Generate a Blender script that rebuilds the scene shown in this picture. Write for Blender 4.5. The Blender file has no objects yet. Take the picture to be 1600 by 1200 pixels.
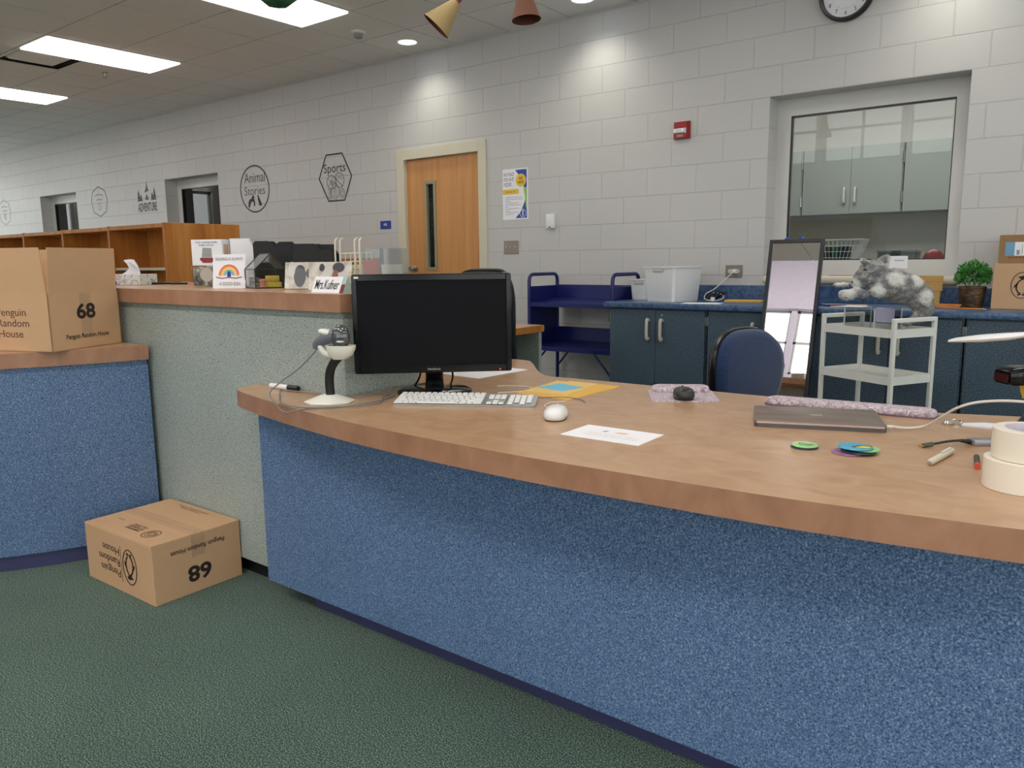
import bpy, bmesh, math, random
from mathutils import Vector, Matrix
random.seed(7)
SC = bpy.context.scene
COL = SC.collection
PI = math.pi
V = Vector

# ------------------------------------------------------------------ materials
def lin(c):
    r = []
    for v in c[:3]:
        v = v / 255.0
        r.append(v / 12.92 if v <= 0.04045 else ((v + 0.055) / 1.055) ** 2.4)
    return (r[0], r[1], r[2], 1.0)

def new_mat(name):
    m = bpy.data.materials.new(name)
    m.use_nodes = True
    nt = m.node_tree
    return m, nt, nt.nodes['Principled BSDF']

def plain(name, c, rough=0.5, metal=0.0, spec=0.5, coat=0.0, vary=0.06, scale=9.0, bump=0.0, bscale=200.0, sheen=0.0):
    """a lightly varied procedural surface"""
    m, nt, b = new_mat(name)
    N, L = nt.nodes, nt.links
    tc = N.new('ShaderNodeTexCoord')
    nz = N.new('ShaderNodeTexNoise'); nz.inputs['Scale'].default_value = scale; nz.inputs['Detail'].default_value = 3
    L.new(tc.outputs['Object'], nz.inputs['Vector'])
    mx = N.new('ShaderNodeMix'); mx.data_type = 'RGBA'
    a = lin(c)
    mx.inputs[6].default_value = tuple(min(1, v * (1 - vary)) for v in a[:3]) + (1,)
    mx.inputs[7].default_value = tuple(min(1, v * (1 + vary)) for v in a[:3]) + (1,)
    L.new(nz.outputs['Fac'], mx.inputs[0])
    L.new(mx.outputs[2], b.inputs['Base Color'])
    b.inputs['Roughness'].default_value = rough
    b.inputs['Metallic'].default_value = metal
    b.inputs['Specular IOR Level'].default_value = spec
    b.inputs['Coat Weight'].default_value = coat
    b.inputs['Sheen Weight'].default_value = sheen
    if bump:
        n2 = N.new('ShaderNodeTexNoise'); n2.inputs['Scale'].default_value = bscale
        L.new(tc.outputs['Object'], n2.inputs['Vector'])
        bp = N.new('ShaderNodeBump'); bp.inputs['Strength'].default_value = bump; bp.inputs['Distance'].default_value = 0.002
        L.new(n2.outputs['Fac'], bp.inputs['Height']); L.new(bp.outputs['Normal'], b.inputs['Normal'])
    return m

def ramp_noise(name, stops, scale, rough=0.5, detail=4, stretch=(1, 1, 1), bump=0.0, bdist=0.002, spec=0.5, distort=0.0, second=None, sheen=0.0):
    """noise -> colour ramp; stops = [(pos, rgb255), ...]; second = (scale, amount) slow variation"""
    m, nt, b = new_mat(name)
    N, L = nt.nodes, nt.links
    tc = N.new('ShaderNodeTexCoord')
    mp = N.new('ShaderNodeMapping'); mp.inputs['Scale'].default_value = stretch
    L.new(tc.outputs['Object'], mp.inputs['Vector'])
    nz = N.new('ShaderNodeTexNoise'); nz.inputs['Scale'].default_value = scale
    nz.inputs['Detail'].default_value = detail; nz.inputs['Distortion'].default_value = distort
    L.new(mp.outputs['Vector'], nz.inputs['Vector'])
    cr = N.new('ShaderNodeValToRGB')
    e = cr.color_ramp.elements
    while len(e) < len(stops): e.new(0.5)
    for k, (p_, c) in enumerate(stops):
        e[k].position = p_; e[k].color = lin(c)
    L.new(nz.outputs['Fac'], cr.inputs['Fac'])
    out = cr.outputs['Color']
    if second:
        n3 = N.new('ShaderNodeTexNoise'); n3.inputs['Scale'].default_value = second[0]; n3.inputs['Detail'].default_value = 3
        L.new(tc.outputs['Object'], n3.inputs['Vector'])
        mr = N.new('ShaderNodeMapRange'); mr.inputs[1].default_value = 0.3; mr.inputs[2].default_value = 0.7
        mr.inputs[3].default_value = 1 - second[1]; mr.inputs[4].default_value = 1 + second[1]
        L.new(n3.outputs['Fac'], mr.inputs[0])
        hs = N.new('ShaderNodeHueSaturation'); L.new(mr.outputs[0], hs.inputs['Value']); L.new(out, hs.inputs['Color'])
        out = hs.outputs['Color']
    L.new(out, b.inputs['Base Color'])
    b.inputs['Roughness'].default_value = rough
    b.inputs['Specular IOR Level'].default_value = spec
    b.inputs['Sheen Weight'].default_value = sheen
    if bump:
        bp = N.new('ShaderNodeBump'); bp.inputs['Strength'].default_value = bump; bp.inputs['Distance'].default_value = bdist
        L.new(nz.outputs['Fac'], bp.inputs['Height']); L.new(bp.outputs['Normal'], b.inputs['Normal'])
    return m

def emit(name, c, s):
    m, nt, b = new_mat(name)
    b.inputs['Base Color'].default_value = lin(c)
    b.inputs['Emission Color'].default_value = lin(c)
    b.inputs['Emission Strength'].default_value = s
    return m

def glassy(name, c=(240, 245, 245), refl=0.08, tint=0.9, rough=0.0):
    """thin clear sheet: transparent with a fresnel mirror coat"""
    m = bpy.data.materials.new(name); m.use_nodes = True
    nt = m.node_tree; N, L = nt.nodes, nt.links
    N.clear()
    o = N.new('ShaderNodeOutputMaterial')
    t = N.new('ShaderNodeBsdfTransparent'); a = lin(c); t.inputs['Color'].default_value = tuple(v * tint for v in a[:3]) + (1,)
    g = N.new('ShaderNodeBsdfGlossy'); g.inputs['Roughness'].default_value = rough
    fr = N.new('ShaderNodeFresnel'); fr.inputs['IOR'].default_value = 1.5
    ad = N.new('ShaderNodeMath'); ad.operation = 'ADD'; ad.inputs[1].default_value = refl; ad.use_clamp = True
    mx = N.new('ShaderNodeMixShader')
    ge = N.new('ShaderNodeNewGeometry'); iv = N.new('ShaderNodeMath'); iv.operation = 'SUBTRACT'; iv.inputs[0].default_value = 1.0
    L.new(ge.outputs['Backfacing'], iv.inputs[1]); ml = N.new('ShaderNodeMath'); ml.operation = 'MULTIPLY'
    L.new(fr.outputs[0], ad.inputs[0]); L.new(ad.outputs[0], ml.inputs[0]); L.new(iv.outputs[0], ml.inputs[1]); L.new(ml.outputs[0], mx.inputs[0])
    L.new(t.outputs[0], mx.inputs[1]); L.new(g.outputs[0], mx.inputs[2]); L.new(mx.outputs[0], o.inputs[0])
    return m

def frosted(name, c, fac=0.5, rough=0.4):
    """milky translucent plastic: part see-through, part diffuse"""
    m = bpy.data.materials.new(name); m.use_nodes = True
    nt = m.node_tree; N, L = nt.nodes, nt.links
    b = N['Principled BSDF']; b.inputs['Base Color'].default_value = lin(c); b.inputs['Roughness'].default_value = rough
    b.inputs['Alpha'].default_value = fac
    return m

# ------------------------------------------------------------------ mesh builder
class MB:
    def __init__(s):
        s.bm = bmesh.new(); s.m = 0
    def _done(s):
        for f in s.bm.faces:
            if not f.tag:
                f.tag = True; f.material_index = s.m
        return s
    def mat(s, i):
        s.m = i; return s
    def box(s, x0, x1, y0, y1, z0, z1, bev=0.0, seg=2, T=None):
        c = V(((x0 + x1) / 2, (y0 + y1) / 2, (z0 + z1) / 2))
        Mx = Matrix.Translation(c) @ Matrix.Diagonal((abs(x1 - x0), abs(y1 - y0), abs(z1 - z0), 1))
        r = bmesh.ops.create_cube(s.bm, size=1.0, matrix=Mx)
        vs = r['verts']
        if bev > 0:
            es = list({e for v in vs for e in v.link_edges})
            r2 = bmesh.ops.bevel(s.bm, geom=es, offset=bev, segments=seg, profile=0.5, affect='EDGES', clamp_overlap=True)
            vs = list({v for f in r2['faces'] for v in f.verts} | {v for v in vs if v.is_valid})
            st = set(vs); 
            grow = True
            while grow:
                n = len(st)
                for v in list(st):
                    for e in v.link_edges: st.add(e.other_vert(v))
                grow = len(st) > n
            vs = list(st)
        if T is not None: bmesh.ops.transform(s.bm, matrix=T, verts=vs)
        return s._done()
    def prism(s, pts, z0, z1, T=None, bev=0.0):
        """pts ccw in xy, extruded z0..z1"""
        a = sum(pts[i][0] * pts[(i + 1) % len(pts)][1] - pts[(i + 1) % len(pts)][0] * pts[i][1] for i in range(len(pts)))
        if a < 0: pts = pts[::-1]
        lo = [s.bm.verts.new((p[0], p[1], z0)) for p in pts]
        hi = [s.bm.verts.new((p[0], p[1], z1)) for p in pts]
        n = len(pts)
        s.bm.faces.new(lo[::-1]); top = s.bm.faces.new(hi)
        for i in range(n):
            s.bm.faces.new((lo[i], lo[(i + 1) % n], hi[(i + 1) % n], hi[i]))
        vs = lo + hi
        if bev > 0:
            r2 = bmesh.ops.bevel(s.bm, geom=list(top.edges), offset=bev, segments=2, profile=0.5, affect='EDGES')
            vs = list({v for v in vs if v.is_valid} | {v for f in r2['faces'] for v in f.verts})
        if T is not None: bmesh.ops.transform(s.bm, matrix=T, verts=vs)
        return s._done()
    def face(s, pts):
        s.bm.faces.new([s.bm.verts.new(p) for p in pts]); return s._done()
    def loft(s, rings, caps=True, closed_u=True, T=None):
        R = [[s.bm.verts.new(p) for p in r] for r in rings]
        n = len(R[0])
        for a, b in zip(R, R[1:]):
            for i in range(n if closed_u else n - 1):
                j = (i + 1) % n
                s.bm.faces.new((a[i], a[j], b[j], b[i]))
        if caps and closed_u:
            s.bm.faces.new(R[0][::-1]); s.bm.faces.new(R[-1])
        if T is not None: bmesh.ops.transform(s.bm, matrix=T, verts=[v for r in R for v in r])
        return s._done()
    def tube(s, pts, r, seg=10, closed=False, T=None, caps=True):
        pts = [V(p) for p in pts]
        n = len(pts)
        rs = r if isinstance(r, (list, tuple)) else [r] * n
        tans = []
        for i in range(n):
            if closed: t = pts[(i + 1) % n] - pts[i - 1]
            else: t = pts[min(i + 1, n - 1)] - pts[max(i - 1, 0)]
            tans.append(t.normalized() if t.length > 1e-9 else V((0, 0, 1)))
        up = V((0, 0, 1)) if abs(tans[0].z) < 0.9 else V((1, 0, 0))
        nrm = tans[0].cross(up).normalized()
        rings = []
        for i in range(n):
            t = tans[i]
            nrm = (nrm - t * nrm.dot(t))
            nrm = nrm.normalized() if nrm.length > 1e-6 else t.orthogonal().normalized()
            bi = t.cross(nrm)
            rings.append([pts[i] + (nrm * math.cos(2 * PI * k / seg) + bi * math.sin(2 * PI * k / seg)) * rs[i] for k in range(seg)])
        if closed: rings.append(rings[0]); caps = False
        R = [[s.bm.verts.new(p) for p in q] for q in (rings[:-1] if closed else rings)]
        if closed: R.append(R[0])
        for a, b in zip(R, R[1:]):
            for k in range(seg):
                j = (k + 1) % seg
                s.bm.faces.new((a[k], a[j], b[j], b[k]))
        if caps:
            s.bm.faces.new(R[0][::-1]); s.bm.faces.new(R[-1])
        if T is not None: bmesh.ops.transform(s.bm, matrix=T, verts=list({v for q in R for v in q}))
        return s._done()
    def cyl(s, p0, p1, r0, r1=None, seg=20, T=None):
        return s.tube([p0, p1], [r0, r0 if r1 is None else r1], seg, T=T)
    def lathe(s, prof, seg=28, T=None, a0=0.0, sx=1.0, sy=1.0, caps=True):
        rings = []
        for r, z in prof:
            r = max(r, 1e-5)
            rings.append([V((r * sx * math.cos(2 * PI * k / seg + a0), r * sy * math.sin(2 * PI * k / seg + a0), z)) for k in range(seg)])
        return s.loft(rings, caps, True, T)
    def ell(s, c, rad, T=None, u=20, v=12):
        prof = []
        rings = []
        for i in range(v + 1):
            ph = -PI / 2 + PI * i / v
            cr, sz = max(math.cos(ph), 1e-4), math.sin(ph)
            rings.append([V((rad[0] * cr * math.cos(2 * PI * k / u), rad[1] * cr * math.sin(2 * PI * k / u), rad[2] * sz)) for k in range(u)])
        Mx = Matrix.Translation(V(c))
        if T is not None: Mx = Mx @ T
        return s.loft(rings, True, True, Mx)
    def grid(s, fn, nu, nv, close=False):
        P = [[s.bm.verts.new(fn(i / nu, j / nv)) for j in range(nv + 1)] for i in range(nu + 1)]
        for i in range(nu):
            for j in range(nv):
                s.bm.faces.new((P[i][j], P[i + 1][j], P[i + 1][j + 1], P[i][j + 1]))
        return s._done()
    def xf(s, T):
        bmesh.ops.transform(s.bm, matrix=T, verts=list(s.bm.verts)); return s
    def mesh(s, name, mats, smooth=35):
        bmesh.ops.remove_doubles(s.bm, verts=list(s.bm.verts), dist=1e-6)
        bmesh.ops.recalc_face_normals(s.bm, faces=list(s.bm.faces))
        me = bpy.data.meshes.new(name)
        s.bm.to_mesh(me); s.bm.free()
        for m in (mats if isinstance(mats, (list, tuple)) else [mats]): me.materials.append(m)
        if smooth:
            for p in me.polygons: p.use_smooth = True
            me.set_sharp_from_angle(angle=math.radians(smooth))
        return me
    def build(s, name, mats, parent=None, smooth=35, world=False, label=None, nrm=True):
        if world and parent is not None: s.xf(parent_mx(parent).inverted())
        return link(name, s.mesh(name, mats, smooth), parent, label)

_MX = {}
def parent_mx(o): return _MX.get(o.name, Matrix.Identity(4))

def link(name, me, parent=None, label=None):
    o = bpy.data.objects.new(name, me); COL.objects.link(o)
    if parent is not None: o.parent = parent
    if label: o['label'] = label
    return o

def thing(name, label, cat, loc=(0, 0, 0), rz=0.0, group=None, mx=None):
    o = bpy.data.objects.new(name, None); COL.objects.link(o)
    o.empty_display_size = 0.05
    M_ = mx if mx is not None else Matrix.Translation(V(loc)) @ Matrix.Rotation(rz, 4, 'Z')
    o.matrix_basis = M_
    _MX[o.name] = M_.copy()
    return tag(o, label, cat, group)

def tag(o, label, cat, group=None):
    o['label'] = label; o['category'] = cat
    if group: o['group'] = group
    return o

def solo(mb, name, mats, label, cat, loc=(0, 0, 0), rz=0.0, group=None, smooth=35, mx=None):
    """a thing that is one mesh, modelled round its own base"""
    o = mb.build(name, mats, None, smooth)
    o.matrix_basis = mx if mx is not None else Matrix.Translation(V(loc)) @ Matrix.Rotation(rz, 4, 'Z')
    _MX[o.name] = o.matrix_basis.copy()
    return tag(o, label, cat, group)

def struct(mb, name, mats, parent=None, smooth=0):
    o = mb.build(name, mats, parent, smooth)
    if parent is None: o['kind'] = 'structure'
    return o

def text_mesh(string, w=None, h=None, align='CENTER', spacing=1.0, line=1.0, shear=0.0, bold=0.0):
    cu = bpy.data.curves.new('lettering', 'FONT')
    cu.body = string; cu.size = 1.0; cu.align_x = align; cu.space_character = spacing; cu.space_line = line
    cu.shear = shear; cu.resolution_u = 3; cu.offset = bold
    ob = bpy.data.objects.new('lettering', cu)
    COL.objects.link(ob); bpy.context.view_layer.update()
    dg = bpy.context.evaluated_depsgraph_get()
    me = bpy.data.meshes.new_from_object(ob.evaluated_get(dg))
    bpy.data.objects.remove(ob); bpy.data.curves.remove(cu)
    xs = [v.co.x for v in me.vertices]; ys = [v.co.y for v in me.vertices]
    cx, cy = (min(xs) + max(xs)) / 2, (min(ys) + max(ys)) / 2
    sw, sh = max(xs) - min(xs), max(ys) - min(ys)
    kx = (w / sw) if w else ((h / sh) if h else 1)
    ky = (h / sh) if h else kx
    for v in me.vertices: v.co = ((v.co.x - cx) * kx, (v.co.y - cy) * ky, 0)
    me.materials.clear()
    return me

def text(string, mat, parent, T, w=None, h=None, name='printed_lettering', **k):
    """flat lettering in the local xy plane of T"""
    me = text_mesh(string, w, h, **k)
    me.transform(T); me.materials.append(mat)
    return link(name, me, parent)

def face_T(origin, right, up):
    """matrix whose xy plane is spanned by right/up"""
    r = V(right).normalized(); u = V(up).normalized(); n = r.cross(u)
    M_ = Matrix.Identity(4)
    for i in range(3):
        M_[i][0] = r[i]; M_[i][1] = u[i]; M_[i][2] = n[i]; M_[i][3] = origin[i]
    return M_

def ring_pts(cx, cy, rx, ry, n=40, a0=0.0):
    return [(cx + rx * math.cos(a0 + 2 * PI * k / n), cy + ry * math.sin(a0 + 2 * PI * k / n)) for k in range(n)]

def outline(mb, pts, w, z0=0.0, z1=0.0008, closed=True, T=None):
    """flat stroke of width w along a 2d polyline"""
    n = len(pts)
    L_, R_ = [], []
    for i in range(n):
        a = V(pts[i - 1] if (closed or i > 0) else pts[i]); b = V(pts[(i + 1) % n] if (closed or i < n - 1) else pts[i])
        d = (b - a); d = d.normalized() if d.length > 0 else V((1, 0))
        nn = V((-d.y, d.x)) * w / 2
        c = V(pts[i]); L_.append(c + nn); R_.append(c - nn)
    m = n if closed else n - 1
    for i in range(m):
        j = (i + 1) % n
        mb.prism([tuple(L_[i]), tuple(R_[i]), tuple(R_[j]), tuple(L_[j])], z0, z1, T)
    return mb

def bez(pts, n=8):
    """Catmull-Rom smoothing of 3d points"""
    P = [V(p) for p in pts]; out = []
    for i in range(len(P) - 1):
        p0, p1, p2, p3 = P[max(i - 1, 0)], P[i], P[i + 1], P[min(i + 2, len(P) - 1)]
        for k in range(n):
            t = k / n
            out.append(0.5 * ((2 * p1) + (p2 - p0) * t + (2 * p0 - 5 * p1 + 4 * p2 - p3) * t * t + (3 * p1 - p0 - 3 * p2 + p3) * t ** 3))
    out.append(P[-1]); return out

def rrect(w, h, r, n=5, cx=0, cy=0):
    pts = []
    for (sx, sy, a) in ((1, 1, 0), (-1, 1, PI / 2), (-1, -1, PI), (1, -1, 3 * PI / 2)):
        for k in range(n + 1):
            t = a + (PI / 2) * k / n
            pts.append((cx + sx * (w / 2 - r) + r * math.cos(t), cy + sy * (h / 2 - r) + r * math.sin(t)))
    return pts

def copy_tree(o, parent=None):
    c = o.copy(); COL.objects.link(c)
    if parent is not None: c.parent = parent
    for ch in list(o.children): copy_tree(ch, c)
    return c
RX90 = Matrix.Rotation(PI / 2, 4, 'X')
def T3(x, y, z): return Matrix.Translation(V((x, y, z)))
def RZ(a): return Matrix.Rotation(a, 4, 'Z')
def RX(a): return Matrix.Rotation(a, 4, 'X')
def RY(a): return Matrix.Rotation(a, 4, 'Y')
R = math.radians
# ------------------------------------------------------------------ surfaces of the place
def cmu_mat():
    m, nt, b = new_mat('painted_block')
    N, L = nt.nodes, nt.links
    tc = N.new('ShaderNodeTexCoord'); sx = N.new('ShaderNodeSeparateXYZ'); cx = N.new('ShaderNodeCombineXYZ')
    L.new(tc.outputs['Object'], sx.inputs[0])
    ax = N.new('ShaderNodeMath'); ax.operation = 'ADD'; ax.inputs[1].default_value = 3.14 + 81.28
    az = N.new('ShaderNodeMath'); az.operation = 'ADD'; az.inputs[1].default_value = -0.05 + 0.4064 * 5
    L.new(sx.outputs['X'], ax.inputs[0]); L.new(sx.outputs['Z'], az.inputs[0])
    L.new(ax.outputs[0], cx.inputs['X']); L.new(az.outputs[0], cx.inputs['Y'])
    br = N.new('ShaderNodeTexBrick')
    br.offset = 0.5; br.offset_frequency = 2; br.squash_frequency = 2; br.squash = 1.0
    br.inputs['Scale'].default_value = 1.0
    br.inputs['Brick Width'].default_value = 0.4064; br.inputs['Row Height'].default_value = 0.2032
    br.inputs['Mortar Size'].default_value = 0.0042; br.inputs['Mortar Smooth'].default_value = 0.35
    L.new(cx.outputs[0], br.inputs['Vector'])
    c0 = lin((197, 195, 193))
    br.inputs['Color1'].default_value = c0; br.inputs['Color2'].default_value = tuple(v * 0.985 for v in c0[:3]) + (1,)
    br.inputs['Mortar'].default_value = tuple(v * 0.93 for v in c0[:3]) + (1,)
    L.new(br.outputs['Color'], b.inputs['Base Color'])
    inv = N.new('ShaderNodeMath'); inv.operation = 'SUBTRACT'; inv.inputs[0].default_value = 1.0
    L.new(br.outputs['Fac'], inv.inputs[1])
    nz = N.new('ShaderNodeTexNoise'); nz.inputs['Scale'].default_value = 90; nz.inputs['Detail'].default_value = 4
    L.new(tc.outputs['Object'], nz.inputs['Vector'])
    ml = N.new('ShaderNodeMath'); ml.operation = 'MULTIPLY_ADD'; ml.inputs[1].default_value = 0.16
    L.new(nz.outputs['Fac'], ml.inputs[0]); L.new(inv.outputs[0], ml.inputs[2])
    bp = N.new('ShaderNodeBump'); bp.inputs['Strength'].default_value = 0.75; bp.inputs['Distance'].default_value = 0.005
    L.new(ml.outputs[0], bp.inputs['Height']); L.new(bp.outputs['Normal'], b.inputs['Normal'])
    b.inputs['Roughness'].default_value = 0.42; b.inputs['Specular IOR Level'].default_value = 0.35
    return m

CMU = cmu_mat()
CARPET = ramp_noise('green_carpet', [(0.34, (20, 36, 30)), (0.50, (60, 85, 73)), (0.66, (140, 162, 148))], 265, 0.95, 3, bump=0.6, bdist=0.004, spec=0.1, second=(2.2, 0.10), sheen=0.15)
BLUELAM = ramp_noise('blue_speckled_laminate', [(0.32, (46, 68, 100)), (0.47, (85, 113, 151)), (0.58, (101, 129, 165)), (0.70, (154, 174, 199))], 245, 0.42, 3, spec=0.4, second=(3.0, 0.05))
NAVYLAM = ramp_noise('dark_blue_speckled_laminate', [(0.32, (38, 52, 64)), (0.52, (68, 86, 101)), (0.70, (120, 139, 152))], 200, 0.4, 3, spec=0.4, second=(4.0, 0.06))
TOPBLUE = ramp_noise('blue_worktop_laminate', [(0.35, (52, 77, 112)), (0.65, (82, 108, 142))], 40, 0.3, 4, spec=0.5)
GREYLAM = ramp_noise('grey_green_speckled_laminate', [(0.30, (84, 98, 94)), (0.42, (150, 160, 154)), (0.62, (164, 173, 167)), (0.74, (196, 202, 196))], 185, 0.45, 3, spec=0.35, second=(2.5, 0.05))
WOODTOP = ramp_noise('mottled_wood_laminate', [(0.25, (172, 134, 100)), (0.5, (182, 145, 111)), (0.75, (190, 154, 121))], 9, 0.27, 5, stretch=(1, 1.3, 1), spec=0.5, distort=1.2)
WOODEDGE = ramp_noise('wood_laminate_edge', [(0.25, (148, 106, 80)), (0.5, (164, 121, 94)), (0.78, (176, 134, 106))], 9, 0.4, 5, stretch=(1, 1, 0.6), spec=0.4, distort=1.5)
KICK = plain('navy_rubber_base', (62, 64, 102), 0.45)
BLACKKICK = plain('black_rubber_base', (16, 17, 20), 0.5)
TILE = ramp_noise('acoustic_tile', [(0.3, (228, 227, 226)), (0.7, (240, 239, 238))], 160, 0.9, 3, bump=0.25, bdist=0.002, spec=0.1)
TBAR = plain('tee_bar', (178, 175, 170), 0.6)
PAINT = plain('cream_wall_paint', (214, 211, 205), 0.6)
LILAC = plain('pale_lilac_wall_paint', (232, 222, 238), 0.6)
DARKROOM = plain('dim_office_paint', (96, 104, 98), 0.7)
CREAM = plain('cream_metal_paint', (208, 200, 178), 0.4)
WHITEFRAME = plain('white_metal_paint', (206, 205, 200), 0.4)
OAK = ramp_noise('golden_oak', [(0.3, (166, 100, 40)), (0.5, (184, 118, 52)), (0.72, (198, 134, 66))], 4, 0.42, 4, stretch=(3.5, 3.5, 0.3), spec=0.4, distort=0.6)
DOORWOOD = ramp_noise('birch_door_veneer', [(0.3, (188, 130, 76)), (0.5, (198, 141, 86)), (0.72, (206, 150, 94))], 3, 0.38, 5, stretch=(6, 6, 0.3), spec=0.45, distort=0.4)
CARD = plain('brown_cardboard', (198, 160, 122), 0.75, vary=0.05, scale=6, bump=0.12, bscale=120)
CARDIN = plain('cardboard_inside', (150, 116, 78), 0.85)
INK = plain('black_ink', (34, 24, 20), 0.7)
BROWNINK = plain('brown_ink', (96, 66, 44), 0.7)
BLACKP = plain('black_plastic', (14, 14, 17), 0.3)
GLOSSB = plain('gloss_black_plastic', (8, 8, 11), 0.14, spec=0.35)
MATTB = plain('matt_black_plastic', (16, 16, 18), 0.6)
SCREEN = plain('dark_screen', (11, 12, 17), 0.45, vary=0.0, spec=0.12)
WHITEP = plain('white_plastic', (226, 226, 224), 0.3)
KEYW = plain('white_keycap', (232, 232, 230), 0.4)
ALU = plain('brushed_aluminium', (186, 190, 190), 0.35, metal=0.6)
CHROME = plain('chrome', (210, 210, 210), 0.15, metal=1.0)
STEEL = plain('satin_steel', (170, 164, 154), 0.35, metal=0.8)
PAPER = plain('white_paper', (236, 236, 240), 0.8, vary=0.01)
PALEPAPER = plain('cream_paper', (226, 218, 192), 0.8)
MANILA = plain('yellow_envelope_paper', (226, 178, 84), 0.75)
MANILA2 = plain('pale_manila_paper', (230, 194, 118), 0.75)
CYAN = plain('light_blue_paper', (108, 190, 222), 0.7)
GREYCORD = plain('grey_cable', (126, 122, 122), 0.5)
WHITECORD = plain('white_cable', (220, 216, 208), 0.45)
BLACKCORD = plain('black_cable', (14, 14, 16), 0.45)
CARTBLUE = plain('royal_blue_metal', (20, 30, 96), 0.35)
CARTWHITE = plain('off_white_metal', (230, 230, 224), 0.4)
BEIGE = plain('beige_plastic_pull', (196, 192, 178), 0.45)
BLUEFAB = ramp_noise('navy_chair_fabric', [(0.35, (28, 44, 76)), (0.65, (45, 64, 100))], 260, 0.85, 2, bump=0.3, bdist=0.001, spec=0.15, sheen=0.3)
BLACKFAB = plain('black_chair_fabric', (16, 16, 19), 0.8, bump=0.3, bscale=300)
GLASS = glassy('window_glass', refl=0.02, tint=0.93)
CLEAR = glassy('clear_acrylic', (244, 246, 246), refl=0.0, tint=0.98)
DARKGLASS = glassy('dim_window_glass', (120, 126, 122), refl=0.03, tint=0.8)
CANLENS = emit('downlight_lens', (226, 242, 255), 6.0)
TROFFER = emit('troffer_diffuser', (255, 250, 244), 6.5)
RED = plain('red_plastic', (150, 22, 24), 0.35)
GREEN = plain('paper_green', (38, 92, 62), 0.7, vary=0.4, scale=14)
# ------------------------------------------------------------------ camera
YA, PI_, RO = 0.659142385, 0.158232180, -0.010801283
fw = V((-math.sin(YA) * math.cos(PI_), math.cos(YA) * math.cos(PI_), -math.sin(PI_)))
rt = V((math.cos(YA), math.sin(YA), 0)); up = rt.cross(fw)
r2 = rt * math.cos(RO) + up * math.sin(RO); u2 = -rt * math.sin(RO) + up * math.cos(RO)
cam = bpy.data.cameras.new('camera'); camo = bpy.data.objects.new('camera', cam); COL.objects.link(camo)
CM = Matrix.Identity(4)
for i in range(3):
    CM[i][0] = r2[i]; CM[i][1] = u2[i]; CM[i][2] = -fw[i]
CM[2][3] = 1.195
camo.matrix_basis = CM
cam.sensor_width = 36; cam.lens = 36 * 1212.93 / 1600; cam.clip_start = 0.02; cam.clip_end = 100
SC.camera = camo

# ------------------------------------------------------------------ shell
WY, WT = 5.518, 0.26           # inner face and thickness of the block wall
XL, XR, CZ, YC, YF, AZ = -17.5, 5.0, 3.11, 0.2, -6.5, 6.4
mb = MB(); mb.box(XL - .2, XR + .2, YF - .2, WY + WT, -0.12, 0.0); struct(mb, 'floor', CARPET)
# block wall with its openings
OPEN = [(-13.87, -12.59, 1.066, 2.285), (-10.01, -8.77, 1.066, 2.285), (-5.60, -4.595, 0.0, 2.20), (-2.0, -0.79, 1.066, 2.285)]
mb = MB(); x = XL
for a, b_, z0, z1 in OPEN:
    mb.box(x, a, WY, WY + WT, 0, CZ + .35)
    if z0 > 0: mb.box(a, b_, WY, WY + WT, 0, z0)
    mb.box(a, b_, WY, WY + WT, z1, CZ + .35)
    x = b_
mb.box(x, XR, WY, WY + WT, 0, CZ + .35)
struct(mb, 'wall_back', CMU)
ADDED_LEFT = [(.6, 2.0), (2.2, 3.6), (3.8, 5.2)]  # windows added in the unseen end wall to brighten ceiling and far wall
mb = MB(); y_ = YF
for a, b_ in ADDED_LEFT:
    mb.box(XL - .2, XL, y_, a, 0, AZ); mb.box(XL - .2, XL, a, b_, 0, .25); mb.box(XL - .2, XL, a, b_, 2.9, AZ); y_ = b_
mb.box(XL - .2, XL, y_, WY + WT, 0, AZ); struct(mb, 'wall_left', PAINT)
for k, (a, b_) in enumerate(ADDED_LEFT):
    mb = MB()
    for yy in (a, b_ - .06): mb.box(XL - .14, XL - .08, yy, yy + .06, .25, 2.9)
    for zz in (.25, 1.5, 2.84): mb.box(XL - .14, XL - .08, a, b_, zz, zz + .06)
    w_ = struct(mb, 'window_%d' % (k + 30), WHITEFRAME)
    mb = MB(); mb.box(XL - .12, XL - .114, a, b_, .25, 2.9); mb.build('pane', GLASS, w_)
ADDED_RIGHT = [(-5.6, -3.4), (-3.0, -.8), (-.4, 1.8), (2.2, 4.4)]  # unseen side wall windows, added so daylight lifts the ceiling
mb = MB(); y_ = YF
for a, b_ in ADDED_RIGHT:
    mb.box(XR, XR + .2, y_, a, 0, AZ); mb.box(XR, XR + .2, a, b_, 0, .5); mb.box(XR, XR + .2, a, b_, 2.7, AZ); y_ = b_
mb.box(XR, XR + .2, y_, WY + WT, 0, AZ); struct(mb, 'wall_right', PAINT)
for k, (a, b_) in enumerate(ADDED_RIGHT):
    mb = MB()
    for yy in (a, (a + b_) / 2 - .03, b_ - .06): mb.box(XR + .06, XR + .12, yy, yy + .06, .5, 2.7)
    for zz in (.5, 2.64): mb.box(XR + .06, XR + .12, a, b_, zz, zz + .06)
    w_ = struct(mb, 'window_%d' % (k + 20), WHITEFRAME)
    mb = MB(); mb.box(XR + .08, XR + .086, a, b_, .5, 2.7); mb.build('pane', GLASS, w_)
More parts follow.
